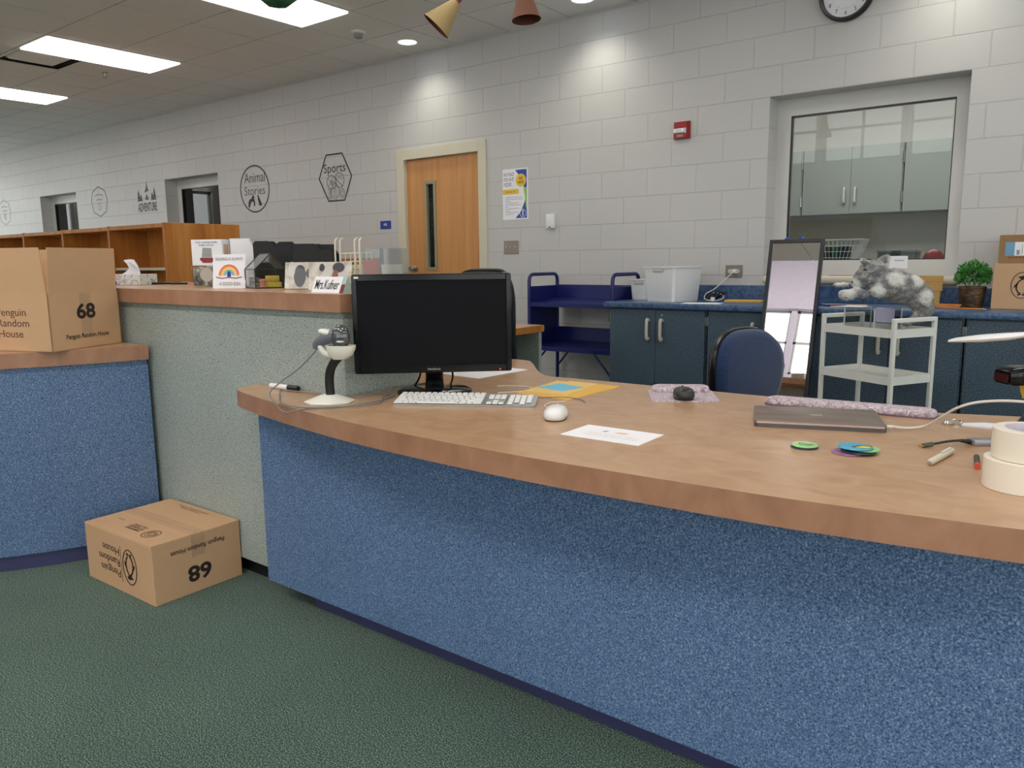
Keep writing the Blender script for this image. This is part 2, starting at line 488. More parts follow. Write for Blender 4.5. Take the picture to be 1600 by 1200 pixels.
# tall front wall of the library with a high band of windows; seen only in the mirror
mb = MB()
mb.box(XL, XR, YF - .2, YF, 0, .45); mb.box(XL, XR, YF - .2, YF, 2.6, 3.2); mb.box(XL, XR, YF - .2, YF, 4.6, AZ)
ADDED_LOW = lambda a, b_: b_ < -7.0 or a > -2.0  # low front windows, added out of view to brighten the ceiling
WINX = [(-10.4 + 1.7 * k, -10.4 + 1.7 * k + 1.58) for k in range(9)]
x = XL
for a, b_ in WINX:
    mb.box(x, a, YF - .2, YF, 3.2, 4.6); mb.box(x, a, YF - .2, YF, .45, 2.6); x = b_
    if not ADDED_LOW(a, b_): mb.box(a, b_, YF - .2, YF, .45, 2.6)
mb.box(x, XR, YF - .2, YF, 3.2, 4.6); mb.box(x, XR, YF - .2, YF, .45, 2.6)
mb.box(XL, XR, YF, YF + .06, 4.62, 4.86)
struct(mb, 'wall_front', LILAC)
for k, (a, b_) in enumerate(WINX):
    mb = MB()
    for xx in (a, (a + b_) / 2 - .025, b_ - .05): mb.box(xx, xx + .05, YF - .12, YF - .06, 3.2, 4.6)
    for zz in (3.2, 3.87, 4.55): mb.box(a, b_, YF - .12, YF - .06, zz, zz + .05)
    if ADDED_LOW(a, b_):
        for xx in (a, b_ - .05): mb.box(xx, xx + .05, YF - .12, YF - .06, .45, 2.6)
        for zz in (.45, 1.5, 2.55): mb.box(a, b_, YF - .12, YF - .06, zz, zz + .05)
    w_ = struct(mb, 'window_%d' % (k + 4), WHITEFRAME)
    mb = MB(); mb.box(a, b_, YF - .10, YF - .095, 3.2, 4.6)
    if ADDED_LOW(a, b_): mb.box(a, b_, YF - .10, YF - .095, .45, 2.6)
    mb.build('pane', GLASS, w_)
mb = MB(); mb.box(XL, XR, YC - .12, YC, CZ, AZ); struct(mb, 'wall_bulkhead', PAINT)
mb = MB(); mb.box(XL, XR, YF - .2, YC, AZ, AZ + .1); struct(mb, 'ceiling_atrium', PAINT)
for k, xx in enumerate((-9.0, -5.0, -1.0, 3.0)):  # glowing panels added in the unseen hall ceiling to light wall and desk
    t = thing('skylight', 'square glowing panel added in the unseen front hall ceiling', 'skylight', (xx, -3.2, AZ), group='added light panels')
    mb = MB(); mb.box(-.9, .9, -.9, .9, -.012, 0.0); mb.build('diffuser', emit('added_panel_diffuser', (255, 248, 244), 12.0) if k == 0 else bpy.data.materials['added_panel_diffuser'], t)
    mb = MB()
    for (a, b_, c, d) in ((-1, -.9, -1, 1), (.9, 1, -1, 1), (-.9, .9, -1, -.9), (-.9, .9, .9, 1)): mb.box(a, b_, c, d, -.03, 0)
    mb.build('frame', WHITEFRAME, t)

# ------------------------------------------------------------------ suspended ceiling: 2 ft grid of tiles between tee bars
G = 0.61
TROFF = [(-5.175 - 2.44 * k, 3.70) for k in range(-3, 7)] + [(-5.175 - 2.44 * k, 1.26) for k in range(-3, 7)]
CANS = [(-5.16, 5.20), (-3.34, 5.22), (-0.90, 5.22)]
VENT = (-8.225, 3.395)
GX0, GY0 = -4.87, 4.92
def covered(cx, cy):
    for tx, ty in TROFF:
        if abs(cx - tx) < .31 and abs(cy - ty) < .62: return True
    return abs(cx - VENT[0]) < .2 and abs(cy - VENT[1]) < .2
mb = MB()
for i in range(-29, 17):
    for j in range(-8, 1):
        x0, x1 = GX0 + i * G, GX0 + (i + 1) * G
        y0, y1 = GY0 + j * G, min(GY0 + (j + 1) * G, WY)
        if x1 < XL or x0 > XR or y1 < YC: continue
        cx, cy = (x0 + x1) / 2, (y0 + y1) / 2
        if covered(cx, cy): continue
        x0 += .007; x1 -= .007; y0 += .007; y1 -= (.007 if y1 < WY else 0)
        hole = next((c for c in CANS if x0 < c[0] < x1 and y0 < c[1] < y1), None)
        if hole is None:
            mb.box(x0, x1, y0, y1, CZ, CZ + .02)
        else:
            n = 32; r = .082
            for k in range(n):
                q = []
                for a in (2 * PI * k / n, 2 * PI * (k + 1) / n):
                    dx, dy = math.cos(a), math.sin(a)
                    t = min(((x1 if dx > 0 else x0) - hole[0]) / dx if abs(dx) > 1e-6 else 9, ((y1 if dy > 0 else y0) - hole[1]) / dy if abs(dy) > 1e-6 else 9)
                    q.append(((hole[0] + r * dx, hole[1] + r * dy, CZ), (hole[0] + t * dx, hole[1] + t * dy, CZ)))
                mb.face([q[0][0], q[0][1], q[1][1], q[1][0]])
            for (a, b_) in (((x0, y0), (x1, y0)), ((x1, y0), (x1, y1)), ((x1, y1), (x0, y1)), ((x0, y1), (x0, y0))):
                mb.face([(a[0], a[1], CZ), (b_[0], b_[1], CZ), (b_[0], b_[1], CZ + .02), (a[0], a[1], CZ + .02)])
mb.mat(1)
for i in range(-29, 18):
    xx = GX0 + i * G
    if XL < xx < XR: mb.box(xx - .012, xx + .012, YC, WY, CZ + .003, CZ + .008)
for j in range(-8, 2):
    yy = GY0 + j * G
    if YC < yy < WY: mb.box(XL, XR, yy - .012, yy + .012, CZ + .003, CZ + .0085)
mb.mat(0); mb.box(XL, XR, YC, WY, CZ + .30, CZ + .35)
struct(mb, 'ceiling', [TILE, TBAR])

for k, (tx, ty) in enumerate(TROFF):
    seen = {-5.175: 'flat ceiling light with four feet of white lens nearest the door', -7.615: 'flat ceiling light beside the square air vent', -10.055: 'flat ceiling light over the far end, cut by the picture edge'}
    lab = 'flat white ceiling light panel set in the tile grid'
    if ty > 3:
        for q, s_ in seen.items():
            if abs(tx - q) < .01: lab = s_
    t = thing('ceiling_light', lab, 'ceiling light', (tx, ty, CZ), group='lay-in ceiling lights')
    mb = MB(); mb.box(-.285, .285, -.59, .59, -.016, .004); mb.build('diffuser', TROFFER, t)
    mb = MB()
    for (a, b_, c, d) in ((-.305, -.285, -.61, .61), (.285, .305, -.61, .61), (-.285, .285, -.61, -.59), (-.285, .285, .59, .61)): mb.box(a, b_, c, d, -.006, .02)
    mb.build('frame', WHITEFRAME, t)
for k, (cx, cy) in enumerate(CANS):
    lab = ['round recessed downlight shining on the wall above the wood door', 'round recessed downlight at the ceiling edge right of the hanging cones', 'round recessed downlight lighting the wall right of the clock'][k]
    t = thing('downlight', lab, 'downlight', (cx, cy, CZ), group='recessed wall washer downlights')
    mb = MB(); mb.lathe([(.082, .0), (.098, -.004), (.098, -.001), (.084, .004), (.082, .0)], 36, caps=False); mb.build('trim_ring', WHITEP, t)
    mb = MB(); rr = [(.083, .0), (.078, .02), (.070, .04)]
    mb.loft([[V((r * math.cos(2 * PI * q / 32), r * math.sin(2 * PI * q / 32), z)) for q in range(32)] for r, z in rr], caps=False); mb.build('reflector', plain('white_reflector_%d' % k, (240, 244, 248), .25, vary=0), t)
    mb = MB(); mb.lathe([(.076, .012), (.072, .0), (.05, -.007), (.001, -.010)], 28); mb.build('lamp', CANLENS, t)
    sp = bpy.data.lights.new('downlight_beam', 'SPOT'); sp.energy = 24; sp.color = (1.0, 0.985, 0.86); sp.spot_size = R(128); sp.spot_blend = 1.0; sp.shadow_soft_size = .08
    so = bpy.data.objects.new('downlight_beam', sp); COL.objects.link(so); so.parent = t; so.location = (0, 0, -.03)
    so.rotation_euler = (R(5), 0, 0)

# air vent, sprinkler, smoke detector
t = thing('ceiling_vent', 'square white air vent in the ceiling beside the light', 'vent', (VENT[0], VENT[1], CZ))
mb = MB()
for (a, b_, c, d) in ((-.30, -.27, -.30, .30), (.27, .30, -.30, .30), (-.27, .27, -.30, -.27), (-.27, .27, .27, .30)): mb.box(a, b_, c, d, -.004, .012)
mb.build('frame', WHITEFRAME, t)
mb = MB(); mb.box(-.27, .27, -.27, .27, .075, .08)
for (a, b_, c, d) in ((-.275, -.27, -.27, .27), (.27, .275, -.27, .27), (-.27, .27, -.275, -.27), (-.27, .27, .27, .275)): mb.box(a, b_, c, d, .0, .08)
mb.build('duct_throat', plain('dark_duct', (40, 38, 36), .7), t, 0)
mb = MB()
mb.loft([[V(p) for p in ((-.25, -.25, .05), (.25, -.25, .05), (.25, .25, .05), (-.25, .25, .05))], [V(p) for p in ((-.19, -.19, .004), (.19, -.19, .004), (.19, .19, .004), (-.19, .19, .004))]], caps=True)
mb.build('diffuser_plate', plain('vent_inside', (240, 238, 234), .5), t, 0)
t = thing('ceiling_sprinkler', 'small ceiling sprinkler head below the left light', 'sprinkler', (-8.275, 4.02, CZ), group=None)
mb = MB(); mb.lathe([(.03, 0), (.03, -.004), (.012, -.006), (.010, -.035), (.014, -.04), (.001, -.042)], 16); mb.build('body', STEEL, t)
mb = MB(); mb.lathe([(.022, -.046), (.022, -.050), (.001, -.052), (.001, -.046)], 16); mb.build('deflector', STEEL, t)
t = thing('smoke_detector', 'small white smoke detector on the ceiling near the downlight', 'smoke detector', (-5.24, 4.70, CZ))
mb = MB(); mb.lathe([(.058, 0), (.058, -.014), (.05, -.02), (.001, -.021)], 28); mb.build('base', WHITEP, t)
mb = MB(); mb.lathe([(.034, -.02), (.034, -.024), (.038, -.042), (.03, -.052), (.001, -.054)], 24); mb.build('sensor_cap', plain('detector_grey', (150, 148, 144), .5), t)

# ------------------------------------------------------------------ windows in the block wall
def hm_window(name, x0, x1, pane_mat):
    y0, y1 = 5.69, 5.75; z0, z1 = 1.066, 2.285; fw_ = .095
    mb = MB()
    mb.box(x0, x0 + fw_, y0, y1, z0, z1); mb.box(x1 - fw_, x1, y0, y1, z0, z1)
    mb.box(x0 + fw_, x1 - fw_, y0, y1, z1 - .115, z1); mb.box(x0 + fw_, x1 - fw_, y0, y1, z0, z0 + .105)
    w = struct(mb, name, WHITEFRAME)
    mb = MB(); a, b_, c, d = x0 + fw_, x1 - fw_, z0 + .105, z1 - .115
    for (p, q, r_, s_) in ((a, a + .012, c, d), (b_ - .006, b_, c, d), (a, b_, d - .012, d), (a, b_, c, c + .006)): mb.box(p, q, y0 + .002, y0 + .02, r_, s_)
    mb.build('gasket', BLACKP, w)
    mb = MB(); mb.box(a, b_, y0 + .022, y0 + .028, c, d); mb.build('pane', pane_mat, w)
    return w
hm_window('window_1', -2.0, -0.79, GLASS)
hm_window('window_2', -10.01, -8.77, DARKGLASS)
hm_window('window_3', -13.87, -12.59, DARKGLASS)
mb = MB(); mb.box(-1.995, -0.775, 5.478, 5.70, 1.012, 1.064, bev=.02, seg=3); struct(mb, 'trim_1', CREAM, smooth=35)

# the office behind the large window
mb = MB(); ox0, ox1, oy0, oy1 = -4.4, 1.4, WY + WT, 8.62
mb.box(ox0, ox1, oy1, oy1 + .1, 0, 3.0); struct(mb, 'wall_office_back', PAINT)
mb = MB(); mb.box(ox0 - .1, ox0, oy0, oy1, 0, 3.0); struct(mb, 'wall_office_left', PAINT)
mb = MB(); mb.box(ox1, ox1 + .1, oy0, oy1, 0, 3.0); struct(mb, 'wall_office_right', PAINT)
mb = MB(); mb.box(ox0, ox1, oy0, oy1, 3.0, 3.1); struct(mb, 'ceiling_office', PAINT)
mb = MB(); mb.box(ox0, ox1, oy0, oy1, -.12, 0); struct(mb, 'floor_office', CARPET)
t = thing('office_ceiling_light', 'flat ceiling light inside the office behind the big window', 'ceiling light', (-1.6, 7.0, 3.0))
mb = MB(); mb.box(-1.2, 1.2, -.6, .6, -.01, .0); mb.build('diffuser', emit('office_diffuser', (255, 248, 240), 6.5), t)
mb = MB(); mb.box(-1.23, 1.23, -.63, .63, -.008, .0); mb.build('frame', WHITEFRAME, t)
# dim rooms behind the two small windows
for k, (a, b_) in enumerate(((-14.6, -11.6), (-11.5, -7.6))):
    mb = MB()
    mb.box(a, b_, 8.4, 8.5, 0, 3); mb.box(a, a + .05, 5.78, 8.4, 0, 3); mb.box(b_ - .05, b_, 5.78, 8.4, 0, 3); mb.box(a, b_, 5.78, 8.4, 2.95, 3.0); mb.box(a, b_, 5.78, 8.4, -.05, 0)
    mb.box(a + .6, a + .72, 6.6, 8.4, 0, 2.95)
    struct(mb, 'wall_dim_room_%d' % (k + 1), DARKROOM)
    pl = bpy.data.lights.new('dim_room_lamp', 'POINT'); pl.energy = 5; pl.shadow_soft_size = .1; po = bpy.data.objects.new('dim_room_lamp', pl); COL.objects.link(po); po.location = ((a + b_) / 2, 7.2, 2.6)

# ------------------------------------------------------------------ wooden door with a narrow wired glass
mb = MB()
fx0, fx1, fz = -5.665, -4.535, 2.258
mb.box(fx0, fx0 + .10, 5.503, 5.62, 0, fz, bev=.003, seg=1); mb.box(fx1 - .092, fx1, 5.503, 5.62, 0, fz, bev=.003, seg=1); mb.box(fx0 + .10, fx1 - .092, 5.503, 5.62, fz - .098, fz, bev=.003, seg=1)
door = struct(mb, 'door_1', CREAM)
lx0, lx1, lz = fx0 + .104, fx1 - .096, fz - .101
gx0, gx1, gz0, gz1 = -5.305, -5.205, 1.13, 1.925
mb = MB()
mb.box(lx0, gx0, 5.545, 5.589, .01, lz); mb.box(gx1, lx1, 5.545, 5.589, .01, lz); mb.box(gx0, gx1, 5.545, 5.589, .01, gz0); mb.box(gx0, gx1, 5.545, 5.589, gz1, lz)
mb.build('door_leaf', DOORWOOD, door, 0)
mb = MB()
for (a, b_, c, d) in ((gx0 - .022, gx0 + .006, gz0 - .022, gz1 + .022), (gx1 - .006, gx1 + .022, gz0 - .022, gz1 + .022), (gx0, gx1, gz0 - .022, gz0 + .006), (gx0, gx1, gz1 - .006, gz1 + .022)): mb.box(a, b_, 5.535, 5.60, c, d)
lite = mb.build('vision_lite_frame', plain('grey_metal_frame', (150, 144, 118), .4), door, 0)
mb = MB(); mb.box(gx0, gx1, 5.565, 5.571, gz0, gz1); mb.build('pane', plain('dark_wired_glass', (20, 19, 22), .12, spec=.6), lite)
mb = MB()
for k in range(-2, 24):
    z = gz0 + .035 * k
    for sg in (1, -1):
        p, q = (gx0, z if sg > 0 else z + .1), (gx1, z + .1 if sg > 0 else z)
        if min(p[1], q[1]) >= gz0 and max(p[1], q[1]) <= gz1: mb.tube([(p[0], 5.5635, p[1]), (q[0], 5.5635, q[1])], .0012, 4)
mb.build('wire_mesh', plain('lite_wire', (70, 66, 66), .4, metal=.5), lite)
mb = MB(); Tk = T3(-5.485, 5.545, 1.125) @ RX90
mb.lathe([(.034, 0), (.034, .006), (.014, .01), (.012, .035), (.026, .045), (.03, .06), (.024, .072), (.001, .075)], 24, Tk); mb.build('door_knob', STEEL, door)
for z in (1.93, 1.10, .25):
    mb = MB(); mb.cyl((lx1 + .003, 5.541, z - .055), (lx1 + .003, 5.541, z + .055), .009, seg=12); mb.box(lx1 - .012, lx1 + .018, 5.542, 5.546, z - .055, z + .055); mb.build('hinge', STEEL, door)

# ------------------------------------------------------------------ wall things
WZ = WY - 0.0015
def on_wall(x, z, d=0.0): return face_T((x, WZ - d, z), (1, 0, 0), (0, 0, 1))
DECAL = plain('black_vinyl', (40, 36, 36), .6); FAINT = plain('faint_grey_vinyl', (158, 150, 146), .6); MIDV = plain('grey_vinyl', (84, 82, 84), .6)
t = thing('wall_decal', 'round animal stories decal with ape and penguin silhouettes', 'wall decal', mx=on_wall(-8.03, 2.045), group='genre decals on the block wall')  # flat vinyl decals stuck on the block face
mb = MB(); outline(mb, ring_pts(0, 0, .278, .262, 56), .016); mb.build('ring_outline', DECAL, t, 0)
text('Animal', MIDV, t, T3(.01, .13, .0008), w=.40, h=.115); text('Stories', MIDV, t, T3(.0, -.018, .0008), w=.40, h=.098)
mb = MB()
mb.prism([(-.16, -.215), (-.15, -.12), (-.115, -.08), (-.075, -.07), (-.06, -.03), (-.03, -.02), (-.015, -.05), (-.02, -.085), (-.005, -.12), (-.005, -.20), (-.03, -.20), (-.035, -.13), (-.075, -.12), (-.105, -.15), (-.125, -.215)], 0, .001)
mb.xf(Matrix(((.85, 0, 0, -.005), (0, .69, 0, -.0567), (0, 0, 1, 0), (0, 0, 0, 1)))); mb.build('ape_silhouette', DECAL, t, 0)
mb = MB(); mb.prism([(.05, -.035), (.075, -.03), (.095, -.07), (.13, -.14), (.155, -.19), (.12, -.195), (.075, -.19), (.085, -.165), (.06, -.10), (.065, -.06)], 0, .001); mb.xf(Matrix(((.85, 0, 0, 0), (0, .74, 0, -.05), (0, 0, 1, 0), (0, 0, 0, 1)))); mb.build('penguin_silhouette', DECAL, t, 0)
t = thing('wall_decal', 'six-sided sports decal with outlined balls', 'wall decal', mx=on_wall(-6.595, 2.072), group='genre decals on the block wall')
mb = MB(); outline(mb, [(-.131, .237), (.125, .237), (.26, 0), (.138, -.238), (-.119, -.238), (-.26, 0)], .018); mb.build('hexagon_outline', DECAL, t, 0)
text('Sports', DECAL, t, T3(-.005, .085, .0008), w=.35, h=.12)
mb = MB()
outline(mb, ring_pts(-.06, -.045, .075, .07, 24), .006); outline(mb, ring_pts(.065, -.03, .075, .075, 24), .006); outline(mb, ring_pts(-.01, -.14, .062, .08, 24), .006); outline(mb, ring_pts(.105, -.165, .035, .05, 20), .006); outline(mb, ring_pts(.105, -.165, .018, .028, 16), .004)
outline(mb, [(-.03, .02), (.03, -.03), (.12, -.10)], .007, closed=False)
for a in range(5): outline(mb, [(.065 + .02 * math.cos(a * .6 + .3), -.03 + .02 * math.sin(a * .6 + .3)), (.065 + .072 * math.cos(a * .6 + .3), -.03 + .072 * math.sin(a * .6 + .3))], .004, closed=False)
for a in range(5): outline(mb, [(-.06, -.045), (-.06 + .07 * math.cos(a * 1.256), -.045 + .065 * math.sin(a * 1.256))], .004, closed=False)
outline(mb, ring_pts(-.06, -.045, .028, .026, 5), .004)
for dx in (-.02, 0, .02): outline(mb, [(-.01 + dx, -.08), (-.01 + dx, -.20)], .003, closed=False)
for k in range(6): outline(mb, ring_pts(-.10 + .02 * (k % 2), -.12 - .02 * k, .018, .012, 8), .004)
mb.build('ball_drawing', MIDV, t, 0)
t = thing('wall_decal', 'adventure decal with pine trees over its lettering', 'wall decal', mx=on_wall(-10.50, 2.055), group='genre decals on the block wall')
text('ADVENTURE', DECAL, t, T3(0, -.095, .0008), w=.50, h=.115, bold=.01)
mb = MB()
for xx, h in ((-.21, .15), (-.15, .09), (.15, .10), (.21, .16)):
    for q in range(3): mb.prism([(xx - .045 + .01 * q, -.01 + h * .28 * q), (xx + .045 - .01 * q, -.01 + h * .28 * q), (xx, -.01 + h * (.28 * q + .45))], 0, .001)
mb.prism([(-.05, .10), (.0, .16), (.02, .24), (.035, .165), (.07, .11), (.03, .12), (.0, .10)], 0, .001)
mb.prism([(-.03, .02), (.0, .08), (.035, .03), (.06, .0), (-.05, .0)], 0, .001)
mb.build('pine_trees', MIDV, t, 0)
for k, (xx, lab) in enumerate(((-11.86, 'faint pointed-oval decal right of the far small window'), (-15.34, 'faint pointed-oval decal left of the far small window'))):
    t = thing('wall_decal', lab, 'wall decal', mx=on_wall(xx, 2.105), group='genre decals on the block wall')
    mb = MB(); outline(mb, [(0, .212), (.19, .14), (.245, .0), (.19, -.15), (0, -.215), (-.19, -.15), (-.245, .0), (-.19, .14)], .013); mb.build('octagon_outline', FAINT if k else MIDV, t, 0)
    mb = MB(); outline(mb, [(-.12, .085), (-.04, .10), (.05, .095), (.12, .08)], .02, closed=False); outline(mb, [(-.09, .02), (-.02, .03), (.10, .02)], .02, closed=False); outline(mb, ring_pts(0, -.07, .04, .05, 12), .014); mb.build('centre_drawing', FAINT, t, 0)
t = thing('room_sign', 'small royal blue room plaque left of the wood door', 'sign', mx=on_wall(-5.855, 1.557))
mb = MB(); mb.box(-.075, .075, -.04, .04, -.003, .006, bev=.002, seg=1); mb.build('plaque', plain('blue_sign_plastic', (38, 58, 150), .4), t)
text('400', PAPER, t, T3(0, .004, .0068), h=.024)

POSTERBLUE = plain('poster_blue', (44, 74, 160), .6, vary=.02); POSTERYEL = plain('poster_yellow', (234, 190, 60), .6, vary=.02); POSTERGRN = plain('poster_green', (150, 196, 96), .6)
t = thing('wall_poster_sign', 'white pledge poster with blue corner and yellow circle', 'poster', mx=on_wall(-4.214, 1.762))
mb = MB(); mb.box(-.14, .14, -.216, .216, 0, .0012); mb.build('sheet', PAPER, t, 0)
mb = MB(); mb.prism([(.0, .205), (.125, .205), (.125, .03), (.095, .045), (.085, .09), (.045, .155)], .0012, .0016); mb.prism([(.125, -.205), (.0, -.205), (.06, -.15), (.10, -.07), (.125, .02)], .0012, .0016); mb.build('blue_shape', POSTERBLUE, t, 0)
mb = MB(); mb.prism([(.125, .05), (.09, .06), (.105, -.03), (.112, -.10), (.125, -.15)], .0016, .0018); mb.build('green_band', POSTERGRN, t, 0)
mb = MB(); mb.prism(ring_pts(.062, .115, .056, .055, 32), .0018, .0022); mb.build('yellow_circle', POSTERYEL, t, 0)
mb = MB(); mb.prism(rrect(.175, .042, .01, cx=-.05, cy=.022), .0012, .0018); mb.build('yellow_bar', POSTERYEL, t, 0)
text('NO PLACE\nFOR HATE\nPLEDGE', INK, t, T3(-.068, .128, .0016), w=.112, h=.115, align='LEFT')
text('NO\nHATE', INK, t, T3(.062, .115, .0026), w=.062, h=.058, bold=.02)
text('I PLEDGE TO...', INK, t, T3(-.05, .022, .0021), w=.12, h=.012)
mb = MB()
for k, (a, b_) in enumerate(((-.11, .07), (-.11, .085), (-.11, -.05), (-.11, .03), (-.11, .06), (-.11, -.08), (-.11, .035), (-.11, -.06), (-.11, .03), (-.11, -.02))): mb.box(a, b_, -.028 - .016 * k, -.024 - .016 * k, .0012, .0016)
mb.build('small_print', FAINT, t, 0)
mb = MB(); outline(mb, ring_pts(.082, -.165, .033, .033, 24), .004, .0017, .0021); mb.prism([(.074, -.185), (.09, -.185), (.086, -.155), (.092, -.145), (.082, -.138), (.072, -.145), (.078, -.155)], .0017, .0021); mb.build('badge_mark', PAPER, t, 0)

t = thing('wall_mount_sensor', 'small white wall sensor right of the poster', 'sensor', mx=on_wall(-3.83, 1.515))
mb = MB(); mb.box(-.042, .042, -.06, .06, -.002, .03, bev=.006); mb.build('body', WHITEP, t)
mb = MB(); mb.box(-.012, .012, -.052, -.044, .0295, .031); mb.build('indicator', MIDV, t)
t = thing('light_switch', 'steel plate of three toggle switches beside the door', 'light switch', mx=on_wall(-4.265, 1.307))
mb = MB(); mb.box(-.082, .082, -.058, .058, -.002, .005, bev=.003, seg=1); mb.build('plate', plain('grey_steel_plate', (150, 140, 130), .45, metal=.3), t)
for xx in (-.046, 0, .046):
    mb = MB(); mb.box(xx - .005, xx + .005, -.005, .012, .004, .014, bev=.001, seg=1); mb.build('toggle', BEIGE, t)
t = thing('wall_outlet', 'steel wall outlet with a white plug above the blue worktop', 'wall outlet', mx=on_wall(-2.214, 1.098))
mb = MB(); mb.box(-.064, .064, -.045, .045, -.002, .006, bev=.003, seg=1); mb.build('plate', plain('grey_outlet_plate', (134, 128, 118), .45, metal=.3), t)
for xx in (-.027, .027):
    mb = MB(); mb.prism(rrect(.034, .03, .012, cx=xx, cy=0), .006, .0085); mb.build('socket', BEIGE, t)
t = thing('alarm_wall_mount', 'red fire alarm strobe with clear lens on the wall', 'fire alarm', mx=on_wall(-2.645, 2.13))
mb = MB(); mb.loft([[V(p) for p in ((-.062, -.062, 0), (.062, -.062, 0), (.062, .062, 0), (-.062, .062, 0))], [V(p) for p in ((-.062, -.062, .02), (.062, -.062, .02), (.062, .062, .02), (-.062, .062, .02))], [V(p) for p in ((-.05, -.055, .05), (.05, -.055, .05), (.05, .058, .045), (-.05, .058, .045))]]); mb.build('housing', RED, t, 20)
mb = MB(); mb.loft([[V(p) for p in ((-.048, -.028, .048), (.048, -.028, .048), (.048, .012, .048), (-.048, .012, .048))], [V(p) for p in ((-.04, -.02, .072), (.04, -.02, .072), (.04, .006, .072), (-.04, .006, .072))]]); mb.build('strobe_lens', plain('strobe_lens', (225, 226, 230), .1, spec=.8), t, 20)
mb = MB(); mb.box(-.022, .022, -.014, .0, .070, .0735); mb.build('strobe_tube', ALU, t)
text('FIRE', PALEPAPER, t, T3(0, -.042, .0505), w=.05, h=.014)
# clock
t = thing('wall_clock', 'round black-rimmed wall clock near the ceiling', 'clock', mx=on_wall(-1.523, 2.853))
mb = MB(); mb.lathe([(.14, 0), (.168, .0), (.168, .035), (.16, .048), (.148, .05), (.143, .03), (.14, 0)], 56, caps=False); mb.build('rim', BLACKP, t)
mb = MB(); mb.lathe([(.145, .02), (.145, .022), (.001, .0225), (.001, .02)], 48); mb.build('dial', PAPER, t)
for k in range(1, 13):
    a = PI / 2 - k * PI / 6
    text(str(k), INK, t, T3(.115 * math.cos(a), .115 * math.sin(a), .0232), h=.024, name='numeral')
mb = MB()
for k in range(60):
    a = k * PI / 30; r0 = .088 if k % 5 else .084
    mb.prism([(r0 * math.cos(a) - .0012, r0 * math.sin(a) - .0012), (r0 * math.cos(a) + .0012, r0 * math.sin(a) - .0012), (.093 * math.cos(a) + .0012, .093 * math.sin(a) + .0012), (.093 * math.cos(a) - .0012, .093 * math.sin(a) + .0012)], .0226, .023)
mb.build('minute_ring', INK, t, 0)
mb = MB(); mb.box(-.004, .004, -.015, .075, .026, .0275, T=RZ(R(70))); mb.build('hour_hand', BLACKP, t)
mb = MB(); mb.box(-.003, .003, -.02, .11, .029, .0305, T=RZ(R(-20))); mb.build('minute_hand', BLACKP, t)

# ------------------------------------------------------------------ things hung from the ceiling
def hanging_cone(label, tip, d, r, L_, m, inner, stem):
    t = thing('hanging_paper_cone', label, 'hanging ornament', tip)
    ax = V(d).normalized(); q = V((0, 0, 1)).rotation_difference(ax).to_matrix().to_4x4()
    mb = MB(); n = 32; ro, ri = [], []
    rings = [[q @ V((rr * math.cos(2 * PI * k / n), rr * math.sin(2 * PI * k / n), z)) for k in range(n)] for rr, z in ((r * .28, 0), (r, L_), (r - .004, L_ - .001), (r * .24, .004))]
    mb.loft(rings[:2], caps=False); mb.mat(1); mb.loft(rings[1:], caps=False); mb.build('cone', [m, inner], t)
    mb = MB(); s = [V((0, 0, 0)), -ax * .10 + V((0, 0, .02)), V((-ax.x * .16, -ax.y * .16, .22))]
    mb.tube(bez([q @ V((0, 0, .02))] + s, 6), .018, 12); mb.build('stem', stem, t)
    e = s[-1]
    mb = MB(); mb.cyl((e.x, e.y, e.z), (e.x, e.y, CZ - tip[2]), .0012, seg=6); mb.build('hanging_string', WHITECORD, t)
hanging_cone('tan hanging paper cone tilted to show its dark mouth', (-2.857, 3.25, 2.530), (-.72, -.52, -.95), .083, .163, plain('tan_card', (182, 156, 108), .7), plain('dark_card_inside', (92, 44, 34), .8), plain('brown_stem', (128, 74, 52), .6))
hanging_cone('brown hanging paper cone pointing straight down', (-2.42, 3.25, 2.52), (.10, .0, -1), .072, .163, plain('brown_card', (136, 92, 72), .7), bpy.data.materials['dark_card_inside'], bpy.data.materials['brown_stem'])
t = thing('hanging_paper_lantern', 'round green paper lantern hanging in front of the ceiling light', 'lantern', (-4.03, 3.0, 2.82))
mb = MB(); bm_ = bmesh.ops.create_icosphere(mb.bm, subdivisions=2, radius=.155); mb._done(); mb.build('shade', GREEN, t, 12)
mb = MB(); mb.cyl((0, 0, .15), (0, 0, CZ - 2.82), .0015, seg=6); mb.build('hanging_string', WHITECORD, t)

# ------------------------------------------------------------------ daylight
w = bpy.data.worlds.new('world'); SC.world = w; w.use_nodes = True
w.node_tree.nodes['Background'].inputs[0].default_value = (1.0, 0.962, 0.95, 1); w.node_tree.nodes['Background'].inputs[1].default_value = 4.6
SC.view_settings.view_transform = 'Standard'; SC.view_settings.look = 'None'; SC.view_settings.gamma = 1.0; SC.view_settings.use_curve_mapping = False
SC.view_settings.exposure = -0.14
